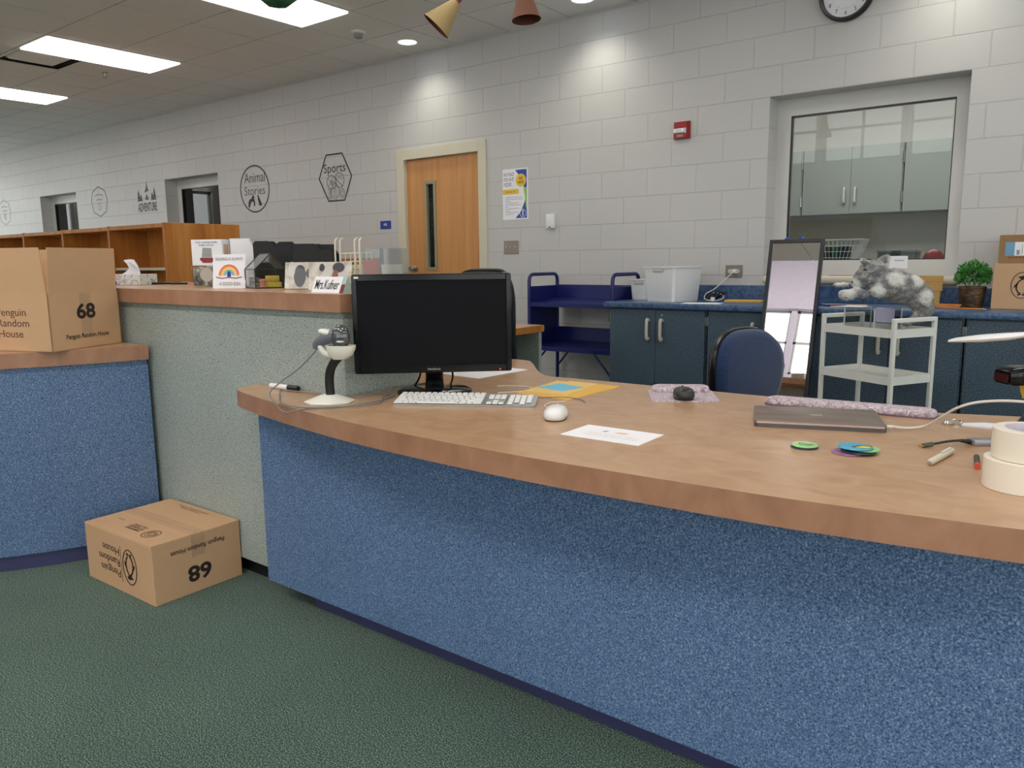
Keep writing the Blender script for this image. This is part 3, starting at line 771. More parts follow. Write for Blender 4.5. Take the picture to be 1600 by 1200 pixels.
# ------------------------------------------------------------------ curved reception desk
DZ = 0.765
t = thing('reception_desk', 'curved reception desk with wood worktop and blue speckled front', 'desk', (-1.2, 1.9, 0))
front = bez([(x, y, 0) for x, y in [(-2.43, 1.6205), (-2.402, 1.565), (-2.364, 1.504), (-2.20, 1.458), (-1.99, 1.416), (-1.805, 1.386), (-1.594, 1.360), (-1.334, 1.343), (-1.109, 1.337), (-.965, 1.338), (-.767, 1.346), (-.602, 1.356), (-.468, 1.366), (-.361, 1.379), (-.191, 1.405), (-.081, 1.424), (.3, 1.51), (.8, 1.67), (1.3, 1.88)]], 3)
back = [(1.3, 2.62), (.4, 2.53), (-.166, 2.455), (-.37, 2.385)] + [(-.783, 2.385), (-1.2, 2.372), (-1.54, 2.362), (-1.63, 2.352), (-1.69, 2.375), (-1.75, 2.43), (-1.82, 2.507), (-1.90, 2.60), (-1.97, 2.672), (-2.02, 2.686), (-2.10, 2.686), (-3.4, 2.686), (-3.4, 1.962), (-1.928, 1.962), (-1.928, 1.6205)]
poly = [(p.x, p.y) for p in front] + back
mb = MB(); mb.prism(poly, DZ - .056, DZ)
o = mb.bm
for f in o.faces:
    f.material_index = 0 if abs(f.normal.z) > .5 or f.normal.length < .1 else 1
o.normal_update()
for f in o.faces: f.material_index = 0 if abs(f.normal.z) > .5 else 1
mb.build('worktop', [WOODTOP, WOODEDGE], t, 30, world=True)
mb = MB(); mb.box(-2.315, 1.25, 1.55, 1.575, .072, DZ - .056); mb.box(-2.315, -2.29, 1.575, 1.6205, .072, DZ - .056); mb.build('front_panel', BLUELAM, t, 0, world=True)
mb = MB(); mb.box(-2.13, 1.25, 1.607, 1.620, 0.0, .09); mb.build('toe_kick', KICK, t, 0, world=True)
mb = MB(); mb.box(1.18, 1.22, 1.95, 2.55, 0, DZ - .056); mb.build('end_panel', BLUELAM, t, 0, world=True)
mb = MB(); mb.box(-3.35, -3.31, 2.0, 2.62, 0, DZ - .056); mb.build('end_panel', GREYLAM, t, 0, world=True)

# ------------------------------------------------------------------ tall grey-green counter
t = thing('service_counter', 'tall grey-green speckled counter with a wood top', 'counter', (-3.2, 1.85, 0))
mb = MB(); mb.prism([(-4.9, 1.60), (-1.918, 1.60), (-1.918, 2.10), (-4.9, 2.10)], 1.038, 1.095)
mb.bm.normal_update()
for f in mb.bm.faces: f.material_index = 0 if abs(f.normal.z) > .5 else 1
mb.build('countertop', [WOODTOP, WOODEDGE], t, 0, world=True)
mb = MB(); mb.box(-4.85, -1.934, 1.622, 1.955, .07, 1.016); mb.build('body_panel', GREYLAM, t, 0, world=True)
mb = MB(); mb.box(-4.84, -1.944, 1.632, 1.95, 1.016, 1.038); mb.build('reveal_strip', GREYLAM, t, 0, world=True)
mb = MB(); mb.box(-4.8, -2.0, 1.66, 1.93, 0, .07); mb.build('toe_kick', BLACKKICK, t, 0, world=True)

# ------------------------------------------------------------------ low rounded blue counter on the left
t = thing('rounded_counter', 'low rounded counter with blue speckled sides and a wood top', 'counter', (-3.7, 1.1, 0))
E_ = [(-3.135, 1.6), (-3.165, 1.48), (-3.213, 1.34), (-3.275, 1.20), (-3.36, 1.05), (-3.48, .89), (-3.65, .73), (-3.9, .58), (-4.3, .46), (-4.9, .42)]
def off(pts, d):
    out = []
    for i, p in enumerate(pts):
        a = V(pts[max(i - 1, 0)]); b = V(pts[min(i + 1, len(pts) - 1)]); tt = (b - a).normalized()
        out.append((p[0] + d * tt.y * 1.0, p[1] - d * tt.x * 1.0))
    return out
Ec = [(p.x, p.y) for p in bez([(a, b, 0) for a, b in E_], 4)]
def inset(d):
    q = off(Ec, d); q[0] = (q[0][0], 1.6); return q + [(-4.9, 1.6)]
mb = MB(); mb.prism(Ec + [(-4.9, 1.6)], .807, .865)
mb.bm.normal_update()
for f in mb.bm.faces: f.material_index = 0 if abs(f.normal.z) > .5 else 1
mb.build('countertop', [WOODTOP, WOODEDGE], t, 30, world=True)
q = off(Ec, 1)
sgn = 1 if q[3][0] < Ec[3][0] else -1
mb = MB(); mb.prism([(min(x, 0), y) for x, y in inset(.014 * sgn)], .062, .786); mb.build('body_panel', BLUELAM, t, 30, world=True)
mb = MB(); mb.prism(inset(.022 * sgn), .786, .807); mb.build('reveal_strip', BLUELAM, t, 30, world=True)
mb = MB(); mb.prism(inset(.03 * sgn), 0, .062); mb.build('toe_kick', KICK, t, 30, world=True)

# ------------------------------------------------------------------ base cabinets and their worktop
def handle_mb(x, z, y0):
    mb = MB()
    pts = [(x, y0, z + .062), (x, y0 - .02, z + .070), (x, y0 - .03, z + .055), (x, y0 - .032, z), (x, y0 - .03, z - .055), (x, y0 - .02, z - .070), (x, y0, z - .062)]
    mb.tube(bez(pts, 5), [.011] * 31, 10)
    return mb
CABX = [-2.90, -2.148, -1.396, -.640, .112]
CLAB = ['dark blue base cabinet under the white baskets, end of the run', 'dark blue base cabinet behind the leaning mirror', 'dark blue base cabinet behind the white utility cart', 'dark blue base cabinet below the leafy plant and boxes']
CY = 4.90
for i, lab in enumerate(CLAB):
    x0, x1 = CABX[i] + .004, CABX[i + 1] - .004
    t = thing('base_cabinet', lab, 'cabinet', ((x0 + x1) / 2, 5.2, 0), group='base cabinets along the wall')
    mb = MB(); mb.box(x0, x1, CY + .022, WY - .004, .10, .852); mb.build('body', NAVYLAM, t, 0, world=True)
    mb = MB(); mb.box(x0 + .01, x1 - .01, CY + .08, WY - .01, 0, .10); mb.build('toe_kick', BLACKKICK, t, 0, world=True)
    xm = (x0 + x1) / 2
    for a, b_, hx, hg in ((x0 + .008, xm - .002, xm - .052, x0), (xm + .002, x1 - .008, xm + .052, x1)):
        mb = MB(); mb.box(a, b_, CY, CY + .02, .115, .842, bev=.0015, seg=1); d_ = mb.build('door', NAVYLAM, t, 20, world=True)
        h_ = handle_mb(hx, .705, CY); h_.xf(parent_mx(t).inverted()); h_.build('handle', BEIGE, d_)
        if hx > xm:
            mb = MB(); Tl = T3(hx, CY, .805) @ RX90; mb.lathe([(.009, 0), (.009, .006), (.006, .009), (.001, .0092)], 14, Tl); mb.xf(parent_mx(t).inverted()); mb.build('lock', STEEL, d_)
        for z in (.20, .775):
            mb = MB(); mb.cyl((hg + (.003 if hg == x0 else -.003), CY + .004, z - .03), (hg + (.003 if hg == x0 else -.003), CY + .004, z + .03), .007, seg=10); mb.xf(parent_mx(t).inverted()); mb.build('hinge', CHROME, d_)
t = thing('cabinet_worktop', 'long blue laminate worktop with backsplash along the wall', 'worktop', (-1.4, 5.2, .852))
mb = MB(); mb.box(-2.93, .9, 4.87, WY - .003, .853, .89, bev=.004); mb.build('top', TOPBLUE, t, world=True)
mb = MB(); mb.box(-2.93, .9, WY - .025, WY - .003, .89, .998, bev=.002, seg=1); mb.build('backsplash', TOPBLUE, t, world=True)

# ------------------------------------------------------------------ office wall cabinets behind the window
OFFC = plain('grey_green_laminate', (158, 166, 161), .4)
for i, (x0, x1, lab) in enumerate(((-3.47, -2.63, 'grey-green wall cabinet behind the window, cut by the left of its frame'), (-2.62, -1.69, 'grey-green wall cabinet behind the window with paired white handles'), (-1.68, -.75, 'grey-green wall cabinet behind the window, at its right side'))):
    t = thing('wall_cabinet', lab, 'cabinet', ((x0 + x1) / 2, 8.4, 1.62), group='office wall cabinets')
    mb = MB(); mb.box(x0, x1, 8.27, 8.615, 1.61, 2.255); mb.build('body', OFFC, t, 0, world=True)
    xm = (x0 + x1) / 2
    for a, b_, hx in ((x0 + .006, xm - .002, xm - .05), (xm + .002, x1 - .006, xm + .05)):
        mb = MB(); mb.box(a, b_, 8.25, 8.268, 1.615, 2.25); d_ = mb.build('door', OFFC, t, 0, world=True)
        h_ = handle_mb(hx, 1.79, 8.25); h_.xf(parent_mx(t).inverted()); h_.build('handle', WHITEP, d_)
    for z in (1.75, 2.12):
        mb = MB(); mb.cyl((x1, 8.252, z - .05), (x1, 8.252, z + .05), .012, seg=10); mb.build('hinge', CHROME, t, world=True)
t = thing('office_bench', 'low bench top behind the window carrying basket and box', 'counter', (-1.4, 6.1, 0))
mb = MB(); mb.box(-2.8, .2, 5.80, 6.45, 1.10, 1.135); mb.build('top', CREAM, t, 0, world=True)
mb = MB(); mb.box(-2.75, .15, 5.84, 6.40, 0, 1.10); mb.build('body', OFFC, t, 0, world=True)
t = thing('wire_basket', 'white wire basket seen through the window glass', 'basket', (-1.60, 5.95, 1.135))
mb = MB(); A0, A1 = (-.15, -.10, .17, .10), (-.11, -.08, .10, .08)
rimz = .18
def rect(a, z): return [V((a[0], a[1], z)), V((a[2], a[1], z)), V((a[2], a[3], z)), V((a[0], a[3], z))]
def lerp4(a, b, k): return tuple(p + (q - p) * k for p, q in zip(a, b))
for k in range(5): mb.tube(rect(lerp4(A1, A0, k / 4), .01 + (rimz - .01) * k / 4), .0022 if k < 4 else .004, 6, closed=True)
for k in range(11):
    f_ = k / 10
    for s_ in (1, 3):
        mb.cyl((A1[0] + (A1[2] - A1[0]) * f_, A1[s_], .01), (A0[0] + (A0[2] - A0[0]) * f_, A0[s_], rimz), .0018, seg=5)
for k in range(1, 6):
    f_ = k / 6
    for s_ in (0, 2):
        mb.cyl((A1[s_], A1[1] + (A1[3] - A1[1]) * f_, .01), (A0[s_], A0[1] + (A0[3] - A0[1]) * f_, rimz), .0018, seg=5)
mb.build('wire_frame', WHITEP, t)
for k, (xx, c) in enumerate(((-.08, (24, 46, 40)), (-.02, (40, 92, 70)), (.04, (20, 28, 26)))):
    tg = solo(MB().box(-.024, .024, -.06, .06, 0, .12, bev=.004), 'file_folder', plain('folder_%d' % k, c, .5), ['dark green file in the wire basket', 'mid green file between two darker files in the wire basket', 'blackish file in the wire basket'][k], 'folder', (-1.60 + xx, 5.95, 1.146), group='files in the wire basket')
t = thing('storage_box', 'grey-green lidded plastic box behind the window glass', 'box', (-1.21, 5.96, 1.135))
mb = MB(); mb.box(-.12, .12, -.09, .09, 0, .085, bev=.006); mb.build('tub', plain('smoky_plastic', (84, 98, 92), .3), t)
mb = MB(); mb.box(-.126, .126, -.096, .096, .085, .10, bev=.004); mb.build('lid', plain('grey_lid', (120, 132, 126), .3), t)
mb = MB(); mb.box(-.03, .03, -.098, -.0955, .05, .095); mb.build('latch', BLACKP, t)
mb = MB(); mb.ell((0, 0, 0), (.075, .075, .105)); bmesh.ops.bisect_plane(mb.bm, geom=list(mb.bm.verts) + list(mb.bm.edges) + list(mb.bm.faces), plane_co=(0, 0, 0), plane_no=(0, 0, -1), clear_outer=True)
t = thing('red_dome', 'shiny red dome behind the window beside the grey box', 'bowl', (-.995, 5.96, 1.135))
mb._done(); mb.build('shell', RED, t)
mb = MB(); mb.lathe([(.08, 0), (.08, .006), (.07, .008)], 28); mb.build('rim', CHROME, t)

# ------------------------------------------------------------------ oak bookcases
def shelf_unit(x0, x1, y0, y1, h, lab, cat='bookcase', group=None, shelves=(.45, .80, 1.15), end=False, double=True):
    t = thing('oak_bookcase', lab, cat, ((x0 + x1) / 2, (y0 + y1) / 2, 0), group=group)
    ym = (y0 + y1) / 2 if double else y1 - .012
    mb = MB(); mb.box(x0, x1, ym - .008, ym + .008, .08, h - .03); mb.build('back_panel', OAK, t, 0, world=True)
    for xx in (x0, x1 - .03):
        mb = MB(); mb.box(xx, xx + .03, y0, y1, 0, h, bev=.003, seg=1); mb.build('side_panel', OAK, t, 0, world=True)
    mb = MB(); mb.box(x0 + .03, x1 - .03, y0 + .004, y1 - .004, h - .035, h - .004); mb.build('top_board', OAK, t, 0, world=True)
    mb = MB(); mb.box(x0 + .03, x1 - .03, y0 + .02, y1 - .02, 0, .08); mb.build('plinth', OAK, t, 0, world=True)
    for z in shelves:
        for (a, b_) in (((y0 + .03, ym - .01), (ym + .01, y1 - .03)) if double else ((y0 + .02, ym - .01),)):
            mb = MB(); mb.box(x0 + .032, x1 - .032, a, b_, z, z + .02); mb.build('shelf', plain_shelf, t, 0, world=True)
    for xx in (x1 - .24, ):
        mb = MB(); mb.box(xx, xx + .03, ym - .02, ym - .008, .1, h - .06); mb.box(xx + .03, x1 - .03, ym - .018, ym - .008, h - .10, h - .06); mb.box(xx + .03, x1 - .03, ym - .018, ym - .008, shelves[-1] + .04, shelves[-1] + .08); mb.build('shelf_bracket', plain_bracket, t, 0, world=True)
    return t
plain_shelf = plain('beige_metal_shelf', (196, 184, 166), .5); plain_bracket = plain('grey_metal_bracket', (176, 168, 156), .5)
names_ = ['double-sided oak bookcase with its broad end panel, end of the row', 'second oak bookcase from the row\'s broad end panel', 'third oak bookcase from the row\'s broad end panel', 'fourth oak bookcase from the row\'s broad end panel', 'fifth oak bookcase from the row\'s broad end panel']
xe = -5.87
for k, lab in enumerate(names_):
    w_ = .925
    dy = .02 * k
    shelf_unit(xe - w_, xe, 3.20 + dy, 3.865 + dy, 1.512, lab, group='row of oak bookcases', shelves=(.42, .78, 1.145))
    xe -= w_ + .004
shelf_unit(-7.7, -5.93, 5.19, 5.50, 1.232, 'low oak bookcase against the block wall left of the door', shelves=(.42, .8), double=False)
# bookcase standing behind the photographer, met only in the mirror
shelf_unit(-4.4, -2.9, -1.35, -.95, 1.75, 'tall oak bookcase in the front hall reflected in the mirror', shelves=(.42, .8, 1.3), double=False)

# ------------------------------------------------------------------ staff desk beyond the counter
t = thing('staff_desk', 'wood-topped desk with grey-green end panel near the book cart', 'desk', (-3.35, 3.7, 0))
mb = MB(); mb.box(-3.7, -3.0, 3.50, 4.23, .722, .765); mb.bm.normal_update()
for f in mb.bm.faces: f.material_index = 0 if abs(f.normal.z) > .5 else 1
mb.build('worktop', [WOODTOP, OAK], t, 0, world=True)
for y in (3.52, 4.19):
    mb = MB(); mb.box(-3.67, -3.015, y, y + .03, 0, .722); mb.build('end_panel', GREYLAM, t, 0, world=True)
mb = MB(); mb.box(-3.66, -3.63, 3.55, 4.19, .1, .722); mb.build('modesty_panel', plain('dark_desk_panel', (24, 26, 28), .6), t, 0, world=True)

# ------------------------------------------------------------------ blue book cart
t = thing('book_cart', 'royal blue metal book cart against the block wall', 'book cart', (-3.35, 5.26, 0))
BX0, BX1, BY0, BY1 = -3.735, -2.965, 5.06, 5.46
for xx in (BX0, BX1):
    mb = MB()
    pts = [(xx, BY0, .12), (xx, BY0, .96)] + [(xx, BY0 + .05 - .05 * math.cos(a), 1.03 + .05 * math.sin(a)) for a in (0, PI / 6, PI / 3, PI / 2)] + [(xx, BY1 - .05 + .05 * math.sin(a), 1.03 + .05 * math.cos(a)) for a in (0, PI / 6, PI / 3, PI / 2)] + [(xx, BY1, .96), (xx, BY1, .12)]
    mb.tube(pts, .0145, 12); mb.build('end_frame', CARTBLUE, t, world=True)
    mb = MB(); mb.box(xx - .004, xx + .004, BY0, BY1, .50, .985); mb.build('end_panel', CARTBLUE, t, 0, world=True)
for z0 in (.825, .475):
    mb = MB()
    mb.box(BX0 + .006, BX1 - .006, BY0 + .0, BY0 + .006, z0, z0 + .035)
    s0, s1 = (BY0, z0 + .012), (BY1 - .02, z0 + .05)
    mb.prism([(s0[0], s0[1] - .006), (s1[0], s1[1] - .006), (s1[0], s1[1] + .008), (s0[0], s0[1] + .008)], BX0 + .006, BX1 - .006, Matrix(((0, 0, 1, 0), (1, 0, 0, 0), (0, 1, 0, 0), (0, 0, 0, 1))))
    mb.box(BX0 + .006, BX1 - .006, BY1 - .03, BY1 - .022, z0 + .04, z0 + .165)
    mb.build('sloping_shelf', CARTBLUE, t, 0, world=True)
for xx, sg in ((BX0, 1), (BX1, -1)):
    for yy in (BY0, BY1):
        mb = MB(); mb.tube([(xx, yy, .30), (xx + sg * .16, yy, .48)], .009, 8); mb.build('brace', CARTBLUE, t, world=True)
        mb = MB(); mb.lathe([(.001, -.014), (.05, -.014), (.055, -.008), (.055, .008), (.05, .014), (.001, .014)], 20, T3(xx, yy, .056) @ RY(PI / 2)); mb.build('caster', BLACKP, t, world=True)
        mb = MB(); mb.box(xx - .02, xx + .02, yy - .016, yy + .016, .08, .13); mb.build('caster_fork', STEEL, t, 0, world=True)

# ------------------------------------------------------------------ white utility cart
t = thing('utility_cart', 'narrow off-white metal utility cart below the plush animal', 'cart', (-.876, 4.319, 0), R(90 - 28.6) - R(0))
# local x runs along the short side (away to the right), local y along the long side (towards the left)
UW, UL = .292, .468
def upost(x, y, z1):
    mb = MB(); mb.box(x - .011, x + .011, y - .011, y + .011, .07, z1, bev=.003, seg=1); return mb
for (x, y) in ((0, 0), (UW, 0), (0, UL), (UW, UL)):
    upost(x, y, .865).build('post', CARTWHITE, t)
    mb = MB(); mb.lathe([(.001, -.011), (.03, -.011), (.032, -.006), (.032, .006), (.03, .011), (.001, .011)], 18, T3(x, y, .033) @ RY(PI / 2)); mb.build('caster', BLACKP, t)
    mb = MB(); mb.cyl((x, y, .05), (x, y, .075), .012, seg=10); mb.build('caster_stem', STEEL, t)
for y in (0, UL):
    mb = MB(); mb.box(-.011, UW + .011, y - .011, y + .011, .857, .879, bev=.003, seg=1); mb.build('handle_bar', CARTWHITE, t)
for z in (.20, .545, .790):
    mb = MB(); a = .003
    mb.box(a, UW - a, a, UL - a, z - .004, z)
    mb.box(-.004, UW + .004, -.004, .002, z - .012, z + .032); mb.box(-.004, UW + .004, UL - .002, UL + .004, z - .012, z + .032)
    mb.box(-.004, .002, 0, UL, z - .012, z + .032); mb.box(UW - .002, UW + .004, 0, UL, z - .012, z + .032)
    mb.build('tray', CARTWHITE, t, 0)

# ------------------------------------------------------------------ leaning mirror
LEAN = R(11.0)
MXM = T3(-1.582, 4.690, 0.006) @ RX(-LEAN)
t = thing('leaning_mirror', 'tall black-framed mirror leaning on the blue worktop', 'mirror', mx=MXM)
mw, mh = .166, 1.318
mb = MB(); f_ = .022
for (a, b_, c, d) in ((-mw, -mw + f_, 0, mh), (mw - f_, mw, 0, mh), (-mw + f_, mw - f_, 0, f_), (-mw + f_, mw - f_, mh - f_, mh)): mb.box(a, b_, -.022, 0, c, d, bev=.002, seg=1)
mb.build('frame', BLACKP, t, 20)
m_, nt_, b_ = new_mat('silvered_glass'); b_.inputs['Base Color'].default_value = (.86, .86, .88, 1); b_.inputs['Metallic'].default_value = 1; b_.inputs['Roughness'].default_value = 0.0
mb = MB(); mb.box(-mw + f_, mw - f_, -.012, -.008, f_, mh - f_); mb.build('mirror_glass', m_, t, 0)
mb = MB(); mb.box(-mw + .004, mw - .004, -.007, -.002, .004, mh - .004); mb.build('backing_board', MATTB, t, 0)
BLUEP = plain('blue_plastic', (22, 62, 160), .35)
t = thing('blue_step_stand', 'royal blue plastic stand with rounded knobs behind the mirror', 'stand', (-1.76, 5.06, .8906))
mb = MB(); mb.prism([(-.16, 0), (.16, 0), (.15, .17), (.12, .22), (.10, .40), (-.10, .40), (-.12, .22), (-.15, .17)], -.012, .012, T3(.13, .0, 0) @ RX90, bev=.004); mb.build('panel', BLUEP, t)
for xx in (.075, .165):
    mb = MB(); mb.ell((xx, 0, .402), (.022, .018, .028)); mb.build('knob', BLUEP, t)
mb = MB(); mb.box(-.03, .29, -.06, .06, 0, .02, bev=.005); mb.build('foot', BLUEP, t)

# ------------------------------------------------------------------ office chairs
def office_chair(label, loc, rz, fab, shell, w, z0, z1, seat_z, taper, lean, arms=True, name='office_chair', thick=.035, ex_=2.6):
    """front faces local -y"""
    t = thing(name, label, 'chair', loc, rz)
    def back(u, v, d):
        # u 0..1 round the outline handled by loft below
        return d
    n = 40
    def outline_ring(scale, dy):
        pts = []
        for k in range(n):
            a = 2 * PI * k / n
            ca, sa = math.cos(a), math.sin(a)
            ex = 2 / ex_
            x = math.copysign(abs(ca) ** ex, ca); z = math.copysign(abs(sa) ** ex, sa)
            zz = (z0 + z1) / 2 + z * (z1 - z0) / 2 * scale
            wv = w / 2 * (taper + (1 - taper) * min(1, max(0, (zz - z0) / (z1 - z0)) * 1.3)) * scale
            xx = x * wv
            yy = dy + .22 * xx * xx * -1.2 + lean * (zz - z0) + .10 * (1 - (zz - z0) / (z1 - z0)) ** 2
            pts.append(V((xx, .20 + yy, zz)))
        return pts
    mb = MB(); mb.loft([outline_ring(.80, -thick * 1.25), outline_ring(.93, -thick), outline_ring(.985, -thick * .45), outline_ring(.985, .0), outline_ring(.9, .012)]); mb.build('backrest', fab, t, 60)
    mb = MB(); mb.loft([outline_ring(1.01, -.006), outline_ring(1.03, .012), outline_ring(.96, .034), outline_ring(.6, .042)]); mb.build('back_shell', shell, t, 60)
    def seat_ring(s, z): return [V((x * s, y * s - .03, z)) for x, y in rrect(.48, .46, .14, 6)]
    mb = MB(); mb.loft([seat_ring(.92, seat_z - .05), seat_ring(1, seat_z - .03), seat_ring(1, seat_z - .01), seat_ring(.9, seat_z)]); mb.build('seat', fab, t, 60)
    mb = MB(); mb.loft([seat_ring(.8, seat_z - .075), seat_ring(.94, seat_z - .05)]); mb.build('seat_pan', shell, t)
    mb = MB(); mb.tube(bez([(0, .10, seat_z - .07), (0, .24, seat_z - .04), (0, .27 + lean * .1, z0 + .02), (0, .24 + lean * .15, z0 + .16)], 6), .022, 10); mb.build('back_support', shell, t)
    mb = MB(); mb.cyl((0, -.02, .11), (0, -.02, seat_z - .07), .026, .02, 16); mb.build('gas_column', STEEL, t)
    for k in range(5):
        a = k * 2 * PI / 5 + .3
        ex, ey = .29 * math.cos(a), -.02 + .29 * math.sin(a)
        mb = MB(); mb.tube([(0, -.02, .115), (ex * .5, -.02 + (ey + .02) * .5, .105), (ex, ey, .08)], [.026, .022, .016], 10); lg = mb.build('base_leg', shell, t)
        mb = MB(); mb.lathe([(.001, -.02), (.026, -.02), (.03, -.01), (.03, .01), (.026, .02), (.001, .02)], 16, T3(ex, ey, .031) @ RZ(a + PI / 2) @ RY(PI / 2)); mb.cyl((ex, ey, .04), (ex, ey, .085), .008, seg=8); mb.build('caster', shell, lg)
    if arms:
        for sx in (-1, 1):
            mb = MB(); x = sx * .29
            mb.tube(bez([(sx * .20, .06, seat_z - .06), (x, .06, seat_z - .04), (x + sx * .01, .07, seat_z + .12), (x, .08, seat_z + .20), (x, .02, seat_z + .225), (x, -.12, seat_z + .225), (x, -.17, seat_z + .20)], 6), .02, 10); mb.build('armrest', shell, t)
    return t
office_chair('blue fabric office chair with rounded back at the reception desk', (-.935, 3.08, 0), R(78), BLUEFAB, BLACKP, .50, .48, .905, .47, .84, .20, arms=False)
office_chair('high-backed black office chair hidden behind the monitor', (-2.66, 2.93, 0), R(-10), BLACKFAB, BLACKP, .47, .50, 1.145, .47, .74, .04, ex_=4.5, name='high_back_chair')
TAPE = frosted('clear_tape', (196, 172, 144), .14, .25)
# ------------------------------------------------------------------ publisher's cartons
def penguin_mark(mb, s, z1=.0008):
    """emblem: standing penguin inside an upright oval"""
    outline(mb, ring_pts(0, 0, .045 * s, .0625 * s, 40), .0032 * s, 0, z1)
    P = lambda l: [(x * s, y * s) for x, y in l]
    mb.prism(P([(-.020, .040), (-.006, .044), (.006, .047), (.016, .044), (.022, .038), (.014, .036), (.010, .028), (-.004, .026), (-.010, .034)]), 0, z1)
    outline(mb, P([(-.004, .028), (-.016, .016), (-.022, .0), (-.022, -.018), (-.014, -.034), (-.004, -.040)]), .006 * s, 0, z1, closed=False)
    outline(mb, P([(.010, .028), (.020, .014), (.024, -.004), (.020, -.024), (.010, -.038)]), .0055 * s, 0, z1, closed=False)
    mb.prism(P([(-.016, .016), (-.030, .0), (-.034, -.014), (-.026, -.008), (-.020, .002)]), 0, z1)
    mb.prism(P([(.020, .014), (.031, -.004), (.033, -.018), (.026, -.010), (.023, -.002)]), 0, z1)
    mb.prism(P([(-.018, -.044), (-.004, -.038), (-.002, -.046), (-.014, -.050)]), 0, z1)
    mb.prism(P([(.004, -.040), (.018, -.044), (.014, -.050), (.002, -.047)]), 0, z1)
    return mb
def carton(label, loc, rz, L_=.48, W_=.352, H_=.222, flip=False, open_=False, group='publisher cartons'):
    t = thing('cardboard_box', label, 'box', loc, rz, group)
    mb = MB(); w = .004
    if open_:
        mb.box(-L_ / 2, L_ / 2, -W_ / 2, -W_ / 2 + w, 0, H_); mb.box(-L_ / 2, L_ / 2, W_ / 2 - w, W_ / 2, 0, H_)
        mb.box(-L_ / 2, -L_ / 2 + w, -W_ / 2, W_ / 2, 0, H_); mb.box(L_ / 2 - w, L_ / 2, -W_ / 2, W_ / 2, 0, H_); mb.box(-L_ / 2, L_ / 2, -W_ / 2, W_ / 2, 0, w)
        mb.build('body', CARD, t, 0)
        mb = MB(); mb.box(L_ / 2 + .0001, L_ / 2 + .0007, -.028, .028, .05, H_); mb.build('packing_tape', TAPE, t, 0)
        fl = W_ / 2 - .002
        for (ex, nrm, hw) in ((V((0, -W_ / 2, H_)), V((0, -1, 0)), L_), (V((0, W_ / 2, H_)), V((0, 1, 0)), L_), (V((L_ / 2, 0, H_)), V((1, 0, 0)), W_), (V((-L_ / 2, 0, H_)), V((-1, 0, 0)), W_)):
            tilt = nrm * .06 + V((0, 0, 1)); tilt.normalize()
            side = V((0, 0, 1)).cross(nrm)
            a = ex - nrm * .002
            q = [a + side * (hw / 2 - .006), a - side * (hw / 2 - .006), a - side * (hw / 2 - .010) + tilt * fl, a + side * (hw / 2 - .010) + tilt * fl]
            mb = MB(); mb.loft([[p + nrm * .002 for p in q], [p - nrm * .002 for p in q]]); mb.build('flap', CARD, t, 0)
    else:
        mb.box(-L_ / 2, L_ / 2, -W_ / 2, W_ / 2, 0, H_ - .004, bev=.002, seg=1); mb.build('body', CARD, t, 0)
        for sg in (-1, 1):
            mb = MB(); y0, y1 = (-W_ / 2, -.0015) if sg < 0 else (.0015, W_ / 2)
            mb.loft([[V((-L_ / 2, y0, H_ - .004)), V((L_ / 2, y0, H_ - .004)), V((L_ / 2, y1, H_ - .004)), V((-L_ / 2, y1, H_ - .004))],
                     [V((-L_ / 2 + .001, y0 + (.001 if sg < 0 else 0), H_ - .001)), V((L_ / 2 - .001, y0 + (.001 if sg < 0 else 0), H_ - .001 + (.002 if sg < 0 else 0))), V((L_ / 2 - .001, y1, H_)), V((-L_ / 2 + .001, y1, H_))]])
            mb.build('flap', CARD, t, 0)
        mb = MB(); mb.box(-L_ / 2 - .0006, L_ / 2 + .0006, -.026, .026, H_ - .02, H_ + .0012); mb.box(L_ / 2 + .0002, L_ / 2 + .0009, -.026, .026, H_ - .085, H_ - .02); mb.build('packing_tape', TAPE, t, 0)
    up = -1 if flip else 1
    zc = H_ / 2
    # short end (+x)
    Tx = face_T((L_ / 2 + .0011, 0, zc), (0, up, 0), (0, 0, up))
    text('68', INK, t, Tx @ T3(.0, .038, 0), w=.094, h=.062, bold=.03)
    text('Penguin Random House', INK, t, Tx @ T3(.0, -.062, 0), w=.215, h=.024, bold=.012)
    # long side (-y)
    Ty = face_T((0, -W_ / 2 - .0011, zc), (up, 0, 0), (0, 0, up))
    text('Penguin\nRandom\nHouse', BROWNINK if open_ else INK, t, Ty @ T3(.064, .0, 0), w=.152, h=.112, align='LEFT')
    mb = MB(); mb.box(-.0235, -.022, -.07, .07, 0, .0006, T=Ty); mb.build('printed_rule', BROWNINK, t, 0)
    mb = MB(); penguin_mark(mb, 1.05); mb.xf(Ty @ T3(-.082, 0, 0)); mb.build('penguin_emblem', INK, t, 0)
    if not open_:
        Tt = face_T((.06, -.11, H_ + .0008), (-1, 0, 0), (0, -1, 0))
        text('HAMPSTEAD\nTO REORDER\nCALL SUPPLY', BROWNINK, t, Tt @ T3(.06, -.012, 0), w=.10, h=.045, bold=.02)
        text('THIS SIDE UP', BROWNINK, t, Tt @ T3(.20, -.03, 0), w=.045, h=.010)
        mb = MB(); outline(mb, ring_pts(0, 0, .034, .034, 28), .003, 0, .0005); outline(mb, ring_pts(0, 0, .022, .022, 24), .002, 0, .0005); outline(mb, [(-.018, -.004), (0, .014), (.018, -.004), (.008, -.014), (-.008, -.014)], .003, 0, .0005); mb.xf(Tt @ T3(-.055, -.005, 0)); mb.build('round_stamp', BROWNINK, t, 0)
        text('Penguin Random House\nhandle with care', BROWNINK, t, face_T((-.02, .14, H_ + .0008), (1, 0, 0), (0, 1, 0)), w=.20, h=.022)
    return t
carton('closed cardboard carton on the carpet, its printing upside down', (-2.822, 1.436, 0), R(1.3), flip=True)
